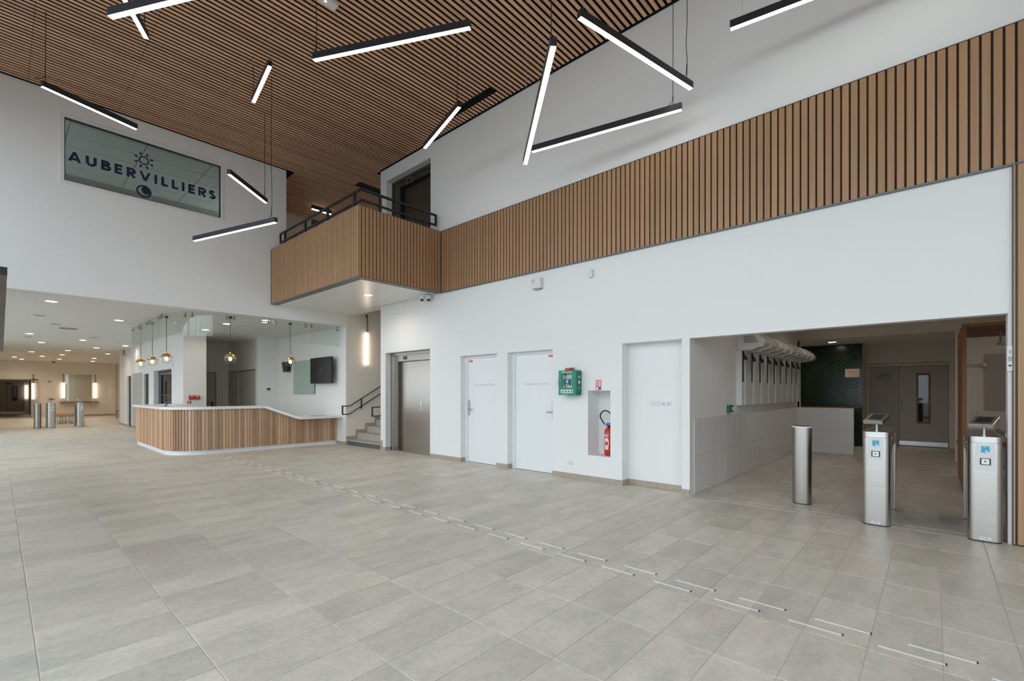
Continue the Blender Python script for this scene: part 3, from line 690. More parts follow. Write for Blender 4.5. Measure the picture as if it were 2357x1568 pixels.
# carcass: thin grey-blue backing behind slats following the worktop height
def ribbon(off0, off1, zlo, under, name, m, xs_extra=(4.38, 5.10), full=False):
    a = dpath(off0); b = dpath(off1); mb = MB(); A = []; B = []
    def ins(p):
        out = []
        for i in range(len(p)-1):
            out.append(p[i])
            for xx in xs_extra:
                if p[i][1] == p[i+1][1] and p[i][0] < xx < p[i+1][0]: out.append((xx, p[i][1]))
        out.append(p[-1]); return out
    A, B = ins(a), ins(b); n = len(A); vs = []
    if name == 'worktop': A = [(p[0], p[1]-(.27*min(1, max(0, (p[0]-4.38)/.72)) if p[1] < DY else 0)) for p in A]      # low end projects for wheelchair users
    for p, q in zip(A, B):
        z = topz(*p)-under
        lo = zlo if zlo is not None else z-.055
        vs += [(p[0], p[1], lo), (p[0], p[1], z), (q[0], q[1], z), (q[0], q[1], lo)]
    fs = []
    for i in range(n-1):
        for k in range(4): fs.append((4*i+k, 4*i+(k+1)%4, 4*i+4+(k+1)%4, 4*i+4+k))
    fs += [(0,1,2,3), (4*n-1, 4*n-2, 4*n-3, 4*n-4)]
    return mb.add(vs, fs).build(name, m, desk)
ribbon(-.02, -.06, .1, .056, 'carcass', M_GREYPANEL)
ribbon(.055, -.52, None, 0, 'worktop', M_CORIAN)
scache = {}
def slat(x, y, ang, z1):
    k = round(z1, 2)
    if k not in scache: scache[k] = MB().chamfer((-.021, 0, 0), (.021, k-.1, .022), .003).mesh('slat', Matrix(((1,0,0,0),(0,0,-1,0),(0,1,0,0),(0,0,0,1))), fix=True)
    o = link('slat', scache[k], M_OAK, desk); o.location = (x-2.5, y-12.15, .1); o.rotation_euler = (0, 0, ang)
x = 6.22
while x > DX+DR: slat(x, DY+.022, 0, topz(x, DY)-.057-.008); x -= .0645
na = int(DR*PI/2/.0645)
for k in range(na+1):
    t = 1.5*PI - PI/2*(k+.3)/(na+.6); r = DR-.022
    slat(DX+DR+r*math.cos(t), DY+DR+r*math.sin(t), t-1.5*PI, 1.018)
y = DY+DR+.03
while y < 16.0: slat(DX+.022, y, -PI/2, 1.018); y += .0645
MB().prism(rrect(3.02, 14.4, 3.58, 16.09, .02), 'z', 1.0, 1.085).build('back_ledge', M_CORIAN, desk)
pen = thing('counter_microphone', 'small black stalk standing on the white reception worktop', 'microphone', (2.75, 13.9, 1.076))
MB().cyl((2.75, 13.9, 1.0765), (2.75, 13.9, 1.088), .035, n=14).build('base', M_BLKPL, pen)
MB().tube([(2.75, 13.9, 1.088), (2.77, 13.9, 1.12), (2.83, 13.9, 1.155)], .010, 8).build('stalk', M_BLKPL, pen, smooth=True)
tag(MB().prism(rrect(5.55, 12.2, 5.95, 12.32, .03), 'z', .7815, .788).build('letter_slot', M_GREYPL), 'thin grey strip lying on the low end of the reception worktop', 'tray')

# glass screen above the desk
gs = thing('glass_screen', 'curved hanging glass screen under the ceiling above the reception desk', 'glass screen', (2.45, 11.93, ZL))
GX, GY, GR = 2.44, 11.935, 1.05; gz0, gz1 = 2.66, ZL-.03
def gp(s):          # point at distance s along the screen, from the far end of the side
    L1 = 16.2-(GY+GR); L2 = GR*PI/2
    if s < L1: return (GX, 16.2-s, -PI/2)
    if s < L1+L2:
        t = PI+(s-L1)/GR; return (GX+GR+GR*math.cos(t), GY+GR+GR*math.sin(t), t-1.5*PI)
    return (GX+GR+(s-L1-L2), GY, 0)
L1 = 16.2-(GY+GR); L2 = GR*PI/2
cuts = [0, .95, 1.95, L1, L1+.55*L2, L1+L2+.10, L1+L2+1.0, L1+L2+1.9, L1+L2+6.24-(GX+GR)]
for a, b in zip(cuts, cuts[1:]):
    k = 1 if not (a < L1+L2 and b > L1) else 12; mb = MB(); vs = []; fs = []
    for i in range(k+1):
        s_ = a+.006+(b-a-.012)*i/k; px, py, an = gp(s_); nx, ny = math.sin(an), -math.cos(an)
        for z in (gz0, gz1):
            for o_ in (0, .01): vs.append((px-nx*o_, py-ny*o_, z))
    for i in range(k):
        q = 4*i
        fs += [(q, q+4, q+6, q+2), (q+1, q+3, q+7, q+5), (q, q+1, q+5, q+4), (q+2, q+6, q+7, q+3)]
    fs += [(0, 2, 3, 1), (4*k, 4*k+1, 4*k+3, 4*k+2)]
    mb.add(vs, fs).build('glass_pane', M_GLASS, gs, smooth=k > 1)
    for s_ in (a+.075, b-.075):
        px, py, an = gp(s_); nx, ny = math.sin(an), -math.cos(an)
        MB().cyl((px+nx*.006, py+ny*.006, gz1-.06), (px-nx*.05, py-ny*.05, gz1-.06), .024, n=12).box((px-nx*.05-.012, py-ny*.05-.012, gz1-.07), (px-nx*.05+.012, py-ny*.05+.012, ZL-.005)).build('clamp', M_GREYPL, gs)

# globe pendants
gl = None
spots = [((2.617, 16.03), 'glass and brass globe pendant at the far end of the row over the desk side'),
         ((2.631, 14.69), 'glass and brass globe pendant in the middle of the three over the desk side'),
         ((2.628, 13.21), 'glass and brass globe pendant over the curved corner of the desk'),
         ((3.647, 12.19), 'glass and brass globe pendant in front of the dim recess with the grey doors'),
         ((5.011, 12.18), 'glass and brass globe pendant in front of the black wall speaker')]
for (x, y), lab in spots:
    if gl is None:
        gl = thing('globe_pendant', lab, 'pendant lamp', (x, y, ZL), group='globe pendants over the reception desk'); c = (x, y, 2.195); r = .122
        MB().box((x-.03, y-.03, ZL-.05), (x+.03, y+.03, ZL)).build('canopy', M_BLKPL, gl)
        MB().cyl((x, y, 2.195+r), (x, y, ZL-.05), .006, n=8).build('cord', M_BLKPL, gl)
        pf = [(r*1.01*math.sin(t*1.36/10), r*1.01*math.cos(t*1.36/10)) for t in range(11)]
        MB().lathe([(.0001, r*1.01)] + pf[1:] + [(a*.975, b*.975) for a, b in pf[::-1]][1:-1] + [(.0001, r*.985)], c, 28).lathe([(.016, r*.98), (.016, r+.03), (.008, r+.035)], c, 10).build('brass_cap', M_BRASS, gl, smooth=True)
        pf = [(r*math.cos(-.2+t*(PI/2+.2)/10), -r*math.sin(-.2+t*(PI/2+.2)/10)) for t in range(11)]
        MB().lathe(pf[:-1] + [(.0001, -r)], c, 28, closed=True).build('glass_globe', M_GLOBE, gl, smooth=True)
        MB().lathe([(.0001, -.055), (.026, -.042), (.034, -.012), (.024, .02), (.014, .05), (.0001, .055)], c, 14).build('bulb', M_BULB, gl, smooth=True)
    else: dup(gl, (x, y, ZL), lab)

# ------------------------------------------------------------------ linear pendants
def linear(label, A, B, z, cuts=(.06, .95), long_=True):
    A = Vector((A[0], A[1], z)); B = Vector((B[0], B[1], z)); d = (B-A).normalized(); Lm = (B-A).length
    mid = (A+B)/2
    t = thing('linear_pendant', label, 'pendant lamp', mid, group='black linear pendants under the slatted ceiling')
    MB().bar(A+Vector((0,0,.050)), B+Vector((0,0,.050)), .062, .084).build('housing', M_DARKAL, t, bevel=.002)
    MB().bar(A+d*.004+Vector((0,0,.008)), B-d*.004+Vector((0,0,.008)), .052, .006).build('diffuser', M_LED, t)
    for i, f in enumerate(cuts):
        p = A+(B-A)*f
        pts = [(p.x, p.y, z+.088)]
        nk = 6
        for k in range(1, nk): pts.append((p.x+random.uniform(-.006, .006), p.y+random.uniform(-.006, .006), z+.088+(ZC+.02-z-.088)*k/nk))
        pts.append((p.x, p.y, ZC+.02))
        if i == 1: MB().tube(pts, .0045, 6).tube([p+Vector((0,0,.30)), p+Vector((0,0,.16))-d*.01, p-d*.06+Vector((0,0,.105)), p-d*.12+Vector((0,0,.09))], .004, 6).build('power_cable', M_BLKPL, t)
        else: MB().tube(pts, .0016 if long_ else .0016, 5).build('suspension_wire', M_GREYPL, t)
linear('short black linear pendant crossing above the frame of the sign window', (.410, 9.304), (1.526, 9.679), 5.70, (.96, .04))
linear('short black linear pendant sloping beside the end of the sign window', (2.617, 8.823), (3.505, 9.634), 5.08, (.056, .96))
linear('long black linear pendant below the sign window, beside the balcony cladding', (2.529, 10.52), (3.19, 8.327), 4.3, (.082, .95))
linear('short black linear pendant hanging alone before the middle of the slatted ceiling', (2.844, 8.366), (2.689, 7.243), 6.20, (.96, .03))
linear('long black linear pendant beside the white emergency light on the slatted ceiling', (2.687, 5.828), (3.662, 3.966), 5.60, (.97, .02))
linear('short black linear pendant whose upper end touches the black ceiling slot', (5.114, 6.740), (4.729, 5.367), 5.75, (.07, .945))
linear('long steep black linear pendant whose lower end meets another pendant tip', (4.746, 4.063), (3.289, 2.488), 4.45, (.05, .95))
linear('long black linear pendant running from the ceiling slats down across the white wall', (4.067, 2.743), (5.998, 2.321), 5.30, (.03, .95))
linear('long black linear pendant hanging lowest in front of the white upper wall', (5.38, 4.47), (5.857, 2.386), 5.0, (.05, .95))
linear('long black linear pendant cut by the picture top, crossing over a shorter one', (.784, 6.362), (1.79, 4.518), 5.30, (.9, .15))
linear('short steep linear pendant crossed by a longer pendant near the picture top', (1.285, 7.522), (.722, 6.46), 5.95, (.9, .06))
linear('long black linear pendant cut by the picture top above the wood cladding band', (5.563, 1.712), (5.93, -.356), 5.50, (.06, .95))

# emergency light on slat ceiling
em = thing('emergency_light', 'white rectangular emergency light fixed under the slatted ceiling', 'emergency light', (2.85, 6.16, ZC))
MB().box((2.72, 6.10, ZC-.055), (3.165, 6.225, ZC)).build('body', M_WHTPL, em, bevel=.01)
MB().box((2.99, 6.14, ZC-.058), (3.01, 6.16, ZC-.055)).build('indicator', M_DOWN, em)
# ceiling light strip upstairs and dark beam box
lt = thing('ceiling_strip_light', 'black ceiling strip light with three lit segments behind the balcony rail', 'ceiling light', (6.3, 13.2, ZC))
MB().box((6.03, 13.195, ZC-.125), (6.62, 13.225, ZC)).build('housing', M_BLKMET, lt)
for a, b in ((6.04, 6.24), (6.30, 6.50), (6.54, 6.61)): MB().box((a, 13.18, ZC-.135), (b, 13.24, ZC-.12)).build('lamp', M_LED, lt)
m = MB().box((6.225, 10.945, ZC), (7.39, 10.958, ZC+.06)).box((6.225, 11.125, ZC), (7.39, 11.138, ZC+.06))
for k in range(3): m.box((6.23, 10.985+.045*k, ZC+.006), (7.385, 10.995+.045*k, ZC+.06))
tag(m.build('slot_diffuser', M_BLKPL), 'black linear air slot in the slatted ceiling above the balcony rail', 'air vent')

# ------------------------------------------------------------------ recessed downlights
dn = None
DL = [(.699, 12.751), (2.005, 14.889), (.641, 20.213), (1.937, 21.413), (1.041, 23.467), (2.624, 24.613), (.987, 29.142), (1.984, 27.089), (2.027, 30.335),
      (1.452, 32.307), (.551, 34.038), (.857, 36.059), (2.197, 34.397), (3.352, 32.291), (3.627, 35.424), (3.40, 28.19), (3.25, 22.78), (3.952, 15.294), (3.976, 13.562), (4.435, 12.198)]
for i, (x, y) in enumerate(DL):
    lab = 'round recessed downlight in the low hall ceiling, %s counting away from the sign wall' % ordinal(1+sum(1 for q in DL if q[0] < 3.9 and q[1] < y))
    if i == 0: lab = 'round recessed downlight in the perforated ceiling just under the sign wall'
    if i == 1: lab = 'round recessed downlight in the low ceiling between the sign wall and glass screen'
    if x > 3.9: lab = 'round recessed downlight behind the glass screen, %s' % {15.294: 'deepest of three', 13.562: 'middle one of three', 12.198: 'near the low counter end'}[y]
    grp = 'downlights behind the glass screen' if x > 3.9 else 'downlights in the low hall ceiling'
    if dn is None:
        dn = thing('downlight', lab, 'downlight', (x, y, ZL), group=grp)
        MB().lathe([(.085, -.004), (.105, -.006), (.108, 0), (.085, 0)], (x, y, ZL), 24, closed=True).build('trim_ring', M_WHTPL, dn)
        MB().cyl((x, y, ZL-.003), (x, y, ZL-.0005), .088, n=24).build('diffuser', M_DOWN, dn)
    else: dup(dn, (x, y, ZL), lab, group=grp)
dup(dn, (5.356, 9.031, BZ0+.012), 'round recessed downlight in the white soffit under the balcony', group='downlights in other ceilings')
dup(dn, (14.2, 1.92, 2.68), 'round recessed downlight in the panel ceiling above the green tiled wall', group='downlights in other ceilings')
for x, y, r in ((.646, 15.261, .11), (1.003, 16.892, .11), (.644, 21.391, .11), (2.094, 20.081, .12), (.661, 28.703, .1)):
    v = MB().lathe([(.0001, -.012), (r*.8, -.012), (r, -.004), (r, 0)], (x, y, ZL), 20).build('ceiling_speaker', M_GREYPL)
    tag(v, 'flat round grey speaker disc in the low ceiling, %s from the sign wall' % ordinal(1+[15.261, 16.892, 20.081, 21.391, 28.703].index(y)), 'speaker', 'round speaker discs in the low ceiling')
gv = thing('ceiling_grille', 'square dark slotted vent in the low hall ceiling', 'air vent', (1.31, 17.79, ZL))
border((1.12, -.19), (1.50, .19), .03, 0, .012).build('frame', M_GREYPL, gv, M=Matrix(((1,0,0,0),(0,0,1,17.79),(0,-1,0,ZL),(0,0,0,1))))
for k in range(5): MB().box((1.15, 17.64+.066*k, ZL-.012), (1.47, 17.67+.066*k, ZL)).build('slat', M_GREYPL, gv)

def glow(x, y, z, w, size=.16, col=(1.0, .84, .67), name='downlight_lamp'):
    l = bpy.data.lights.new(name, 'AREA'); l.shape = 'DISK'; l.size = size; l.energy = w; l.color = col; l.spread = 2.6
    o = bpy.data.objects.new(name, l); COL.objects.link(o); o.location = (x, y, z)
for x, y in DL: glow(x, y, ZL-.012, 9 if y > 24 else 2.5)
glow(5.356, 9.031, BZ0-.005, 8); glow(14.2, 1.92, 2.66, 4)
for x, y in ((7.6, 1.4), (9.6, 1.4), (11.6, 1.4), (7.6, -.9), (11.6, -1.2)):
    MB().cyl((x, y, 3.047), (x, y, 3.0495), .088, n=20).build('downlight_diffuser', M_DOWNP, bpy.data.objects['ceiling_passage']); glow(x, y, 3.035, 2.2, col=(1.0, .86, .72))
# ------------------------------------------------------------------ wall lamps (vertical tubes)
tb = None
for (x, y, rz, z0, z1, yo, lab) in ((6.853, Y0, 0, 2.16, 3.03, 0, 'vertical glowing tube wall lamp on the stair wall'),
                            (2.548, YB, 0, 1.08, 1.97, 0, 'vertical glowing tube lamp beside the mirror, next to the white door panel'),
                            (3.94, YB, 0, 1.08, 1.97, 0, 'vertical glowing tube lamp beside the mirror, next to the corner pilaster'),
                            (1.31, 45.99, 0, 1.0, 1.9, 0, 'vertical glowing tube lamp deep in the far corridor beside the grey double door'),
                            (1.33, YB-.02, 0, 1.03, 1.95, 0, 'vertical glowing tube lamp on the grey panel beside the far corridor opening')):
    if tb is None:
        tb = thing('tube_wall_lamp', lab, 'wall lamp', (x, y, z0), group='vertical tube wall lamps')
        MB().cyl((x, y-.06, z0), (x, y-.06, z0+.89), .03, n=18).build('glowing_tube', M_TUBE, tb, smooth=True)
        MB().cyl((x, y-.06, z0-.03), (x, y-.06, z0), .027, n=14).cyl((x, y-.06, z0+.89), (x, y-.06, z0+.93), .027, n=14).build('end_cap', M_CHROME, tb, smooth=True)
        MB().tube([(x+.012, y-.05, z0+.93), (x+.02, y-.04, z0+1.15), (x+.015, y-.03, z0+1.34), (x, y-.012, z0+1.36)], .008, 8).tube([(x-.012, y-.05, z0+.93), (x-.014, y-.04, z0+1.15), (x-.008, y-.03, z0+1.34), (x, y-.012, z0+1.36)], .005, 8).build('cable', M_BLKPL, tb, smooth=True)
        MB().box((x-.02, y-.03, z0+1.33), (x+.02, y, z0+1.39)).build('wall_plate', M_BLKPL, tb)
    else: dup(tb, (x, y, z0), lab, rz=rz)

# ------------------------------------------------------------------ on the desk wall
tv = thing('television', 'black flat television showing a blue star glow on the wall behind the desk', 'television', (6.25, 12.75, 2.0))
MB().box((6.06, 12.09, 1.66), (6.11, 13.36, 2.385)).build('body', M_BLKPL, tv, bevel=.005)
MB().box((6.056, 12.11, 1.68), (6.06, 13.34, 2.37)).build('screen', mat('tv_screen', (.016, .015, .014), .25), tv)
m = MB(); c = (12.74, 2.02)
for k in range(14):
    a = 2*PI*k/14+.12; L_ = random.uniform(.06, .17)*(1.4 if k % 4 == 0 else .8); w = .004
    m.prism([(c[0]+w*math.cos(a+PI/2), c[1]+w*math.sin(a+PI/2)), (c[0]+L_*math.cos(a), c[1]+L_*math.sin(a)), (c[0]-w*math.cos(a+PI/2), c[1]-w*math.sin(a+PI/2))], 'x', 6.0545-.0001*k, 6.056)
m.prism([(c[0]+.022*math.cos(t*PI/8), c[1]+.022*math.sin(t*PI/8)) for t in range(16)], 'x', 6.052, 6.056)
m.build('screen_star', M_SCREENBLUE, tv)
MB().box((6.11, 12.55, 1.9), (6.247, 12.9, 2.15)).build('wall_bracket', M_BLKMET, tv)
gb = thing('glass_board', 'pale green glass board on steel stand-offs beside the television', 'board', (6.25, 14.1, 1.87))
MB().box((6.20, 13.42, 1.362), (6.208, 14.84, 2.37)).build('glass_panel', M_BOARD, gb)
for yy in (13.46, 14.80):
    for zz in (1.42, 2.31): MB().cyl((6.19, yy, zz), (6.247, yy, zz), .018, n=10).build('stand_off', M_CHROME, gb)
sp_ = thing('wall_speaker', 'black tapered loudspeaker on the desk wall behind a globe pendant', 'speaker', (6.25, 15.3, 2.2))
MB().prism([(15.10, 2.06), (15.42, 2.06), (15.52, 2.38), (15.04, 2.38)], 'x', 6.11, 6.2).build('cabinet', M_BLKPL, sp_, bevel=.015)
MB().box((6.2, 15.2, 2.15), (6.25, 15.36, 2.3)).build('bracket', M_BLKMET, sp_)
th = thing('thermostat', 'small wall controller with a blue display behind the desk', 'controller', (5.93, 16.1, 1.5))
MB().box((5.87, 16.08, 1.44), (5.99, 16.1, 1.55)).build('body', M_WHTPL, th, bevel=.004)
MB().box((5.875, 16.077, 1.485), (5.985, 16.08, 1.547)).build('display', mat('navy_display', (.03, .04, .14), .3), th)
# fire alarm boxes on the column
for i, (xa, lab) in enumerate(((3.735, 'red fire alarm box on the white column, the one by the corner edge'), (3.875, 'red fire alarm box on the white column, the one by the light switch'))):
    f = thing('fire_alarm_box', lab, 'fire alarm', (xa+.065, 16.1, 1.255), group='red fire alarm boxes on the column')
    MB().box((xa, 16.05, 1.195), (xa+.13, 16.1, 1.32)).build('body', M_RED, f, bevel=.006)
    MB().box((xa+.02, 16.047, 1.29), (xa+.11, 16.05, 1.305)).build('caption', M_TXTWHITE, f)
    MB().box((xa+.03, 16.046, 1.215), (xa+.10, 16.05, 1.275)).build('window', M_GREYPL if 0 else mat('red_window', (.62, .06, .06), .3), f)
fs = thing('fire_sign', 'small square red fire sign with a white arrow under the alarm boxes', 'sign', (3.745, 16.1, 1.11))
MB().box((3.70, 16.09, 1.062), (3.79, 16.1, 1.158)).build('plate', M_RED, fs)
MB().prism([(3.725, 1.145), (3.765, 1.145), (3.745, 1.12), (3.775, 1.085), (3.76, 1.072), (3.733, 1.107), (3.718, 1.09)], 'y', 16.088, 16.09).build('arrow', M_TXTWHITE, fs)
sw = MB().box((4.03, 16.088, 1.20), (4.11, 16.1, 1.28)).build('light_switch', M_WHTPL, bevel=.004); tag(sw, 'white light switch beside the red alarm boxes', 'switch')

# ------------------------------------------------------------------ office wall openings (left of the column)
o1 = sthing('door_5'); MB().box((3.665, 23.93, 0), (3.70, 24.76, 2.07)).build('door_leaf', M_GREENDOOR, o1)
MB().box((3.655, 24.72, 0), (3.71, 24.76, 2.075)).box((3.655, 23.93, 0), (3.71, 23.96, 2.075)).build('door_frame', M_BLUEFRAME, o1)
lever(o1, onX(3.665, 24.08, 1.02), 1)
o2 = sthing('door_6'); MB().box((3.675, 20.70, 0), (3.71, 21.55, 2.08)).build('door_leaf', M_GREENDOOR, o2)
MB().box((3.665, 21.51, 0), (3.72, 21.55, 2.08)).build('door_frame', M_BLUEFRAME, o2)
lever(o2, onX(3.675, 20.9, 1.06), 1)
o3 = sthing('window_3')
MB().box((3.73, 17.45, .75), (3.80, 17.51, 2.14)).box((3.73, 19.5, .75), (3.80, 19.88, 2.14)).box((3.73, 17.51, 2.0), (3.80, 19.5, 2.14)).box((3.74, 18.22, .75), (3.79, 18.30, 2.0)).box((3.74, 17.5, 1.30), (3.78, 19.5, 1.33)).build('window_frame', M_BLUEFRAME, o3)
MB().box((3.76, 17.51, .75), (3.766, 19.5, 2.0)).build('glass_pane', M_DKGLASS, o3)
MB().box((3.715, 17.51, 2.0), (3.73, 19.5, 2.035)).build('blind_rail', M_CHROME, o3)
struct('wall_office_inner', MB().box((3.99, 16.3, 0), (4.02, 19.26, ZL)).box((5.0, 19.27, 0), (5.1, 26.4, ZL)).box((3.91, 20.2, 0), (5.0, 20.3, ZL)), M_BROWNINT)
nb = thing('notice_board', 'tall light grey flush panel on the office wall between two dark openings', 'panel', (3.6, 22.69, 0))
MB().box((3.585, 21.76, .1), (3.6, 23.62, 2.147)).build('panel', M_GREYPANEL, nb)
MB().box((3.58, 21.74, .085), (3.6, 23.64, .1)).build('edge_rail', M_GREYTRIM, nb)
dt = MB().box((3.57, 17.2, 2.19), (3.6, 17.27, 2.30)).build('wall_sensor', M_WHTPL, bevel=.008); tag(dt, 'small white sensor on the office wall above the dark window', 'sensor')
for i, (ya, za, lab) in enumerate(((25.0, 2.96, 'pale grey box high on the office wall edge near the low ceiling'), (24.3, 2.98, 'white flat siren box on the office wall above the dark green door'))):
    o = MB().box((3.5, ya, za), (3.6, ya+.22, za+.2)).build('siren_box', M_GREYPL if i == 0 else M_WHTPL, bevel=.01); tag(o, lab, 'alarm box')
# recess doors behind the desk
r1 = sthing('door_7'); MB().box((4.3, 19.06, 0), (5.22, 19.1, 2.09)).build('door_leaf', M_GREYDOOR, r1)
MB().box((5.22, 19.05, 0), (5.25, 19.1, 2.12)).box((4.27, 19.05, 2.09), (5.22, 19.1, 2.12)).build('door_frame', M_GREYTRIM, r1)
MB().cyl((5.13, 19.0, 1.03), (4.96, 19.0, 1.03), .012, n=8).cyl((5.12, 19.06, 1.03), (5.12, 19.0, 1.03), .01, n=8).box((5.10, 19.05, .90), (5.16, 19.06, 1.07)).build('handle', M_BLKPL, r1)
for k, (ya, yb) in enumerate(((16.42, 17.90), (18.02, 18.98))):
    r = sthing('door_%d' % (8+k)); MB().box((5.625, ya, 0), (5.65, yb, 2.13)).build('door_leaf', M_GREYDOOR, r)
    MB().box((5.62, ya, 2.13), (5.65, yb, 2.155)).build('head_rail', M_STEELD, r)
    MB().box((5.615, yb-.12, 1.55), (5.625, yb-.08, 1.68) if k else (5.625, yb-.08, 1.56)).build('number_plate', M_BLKPL, r)

# ------------------------------------------------------------------ far end of the hall
mi = thing('wall_mirror', 'square frameless mirror above the wooden shelf on the far end wall', 'mirror', (3.2, YB, 1.7))
MB().box((2.65, YB-.012, .90), (3.785, YB, 2.46)).build('mirror_plate', M_MIRROR, mi)
MB().box((2.63, YB-.014, .885), (3.80, YB, .90)).build('lower_edge', M_CHROME, mi)
sh = thing('wall_shelf', 'long narrow wooden shelf below the mirror on the far end wall', 'shelf', (3.2, YB, .83))
MB().box((2.40, YB-.32, .81), (4.06, YB, .86)).build('board', M_WOODFR, sh)
for xx in (2.7, 3.3, 3.8): MB().prism([(YB, .81), (YB-.25, .81), (YB, .62)], 'x', xx-.015, xx+.015).build('bracket', M_WHTPL, sh)
d10 = sthing('door_10'); MB().box((1.53, YB+.04, 0), (2.08, YB+.08, 2.09)).build('door_leaf', M_CREAM, d10)
MB().box((1.915, YB+.033, 2.0), (2.04, YB+.04, 2.04)).build('number_plate', M_BLKPL, d10)
struct('trim_6', MB().box((1.25, YB-.02, 0), (1.53, YB, 2.16)).box((.0, YB-.02, 2.12), (1.53, YB, 2.16)), M_GREYPANEL)
d11 = sthing('door_11')
MB().box((.02, 45.97, 0), (.40, 46.02, 2.10)).build('door_leaf', M_GREYPANEL, d11); MB().box((.42, 45.97, 0), (1.22, 46.02, 2.10)).build('door_leaf', M_GREYPANEL, d11)
MB().box((.655, 45.955, .86), (.90, 45.97, 1.80)).build('vision_frame', M_DARKWOOD, d11); MB().box((.70, 45.95, .92), (.855, 45.955, 1.75)).build('glass_pane', M_DKGLASS, d11)
MB().box((.0, 45.96, 0), (1.22, 45.97, .12)).build('kick_plate', M_STEEL, d11)
for k, (x, lab) in enumerate(((.42, 'a'), (.58, 'b'))): MB().box((x-.1, 45.94, 1.99), (x+.06, 45.97, 2.04)).build('closer', M_BLKPL, d11)
MB().cyl((.47, 45.92, 1.05), (.60, 45.92, 1.05), .014, n=8).box((.45, 45.93, .95), (.50, 45.97, 1.2)).build('handle', M_CHROME, d11)
bc = thing('slatted_bench', 'long bench of pale wooden slats on white legs behind the far turnstiles', 'bench', (2.1, 30.5, 0))
for k in range(7): MB().box((1.72+.118*k, 28.55, .42), (1.80+.118*k, 32.9, .455)).build('slat', M_BENCHW, bc)
for xx in (1.78, 2.12, 2.46):
    for yy in (28.75, 30.1, 31.5, 32.7): MB().box((xx-.025, yy-.025, 0), (xx+.025, yy+.025, .40)).build('leg', M_WHTPL, bc)
MB().box((1.74, 28.7, .40), (2.50, 28.8, .42)).box((1.74, 32.6, .40), (2.50, 32.7, .42)).box((1.74, 30.05, .40), (2.5, 30.15, .42)).build('under_frame', M_WHTPL, bc)
b2 = thing('wall_bench', 'short wooden bench on two thin legs by the far end corner', 'bench', (4.6, 34, 0))
MB().box((4.30, 32.8, .42), (5.6, 33.2, .46)).build('seat', M_BENCHW, b2)
for xx in (4.36, 5.5):
    for yy in (32.85, 33.15): MB().box((xx-.02, yy-.02, 0), (xx+.02, yy+.02, .42)).build('leg', M_GREYPL, b2)
cm = thing('dome_camera', 'small black dome camera under the far hall ceiling by the end wall', 'camera', (2.1, 36.6, ZL))
MB().cyl((2.1, 36.6, ZL-.05), (2.1, 36.6, ZL), .09, n=16).build('base', M_WHTPL, cm)
MB().lathe([(.0001, -.11), (.05, -.10), (.08, -.05)], (2.1, 36.6, ZL), 14).build('dome', M_BLKPL, cm, smooth=True)

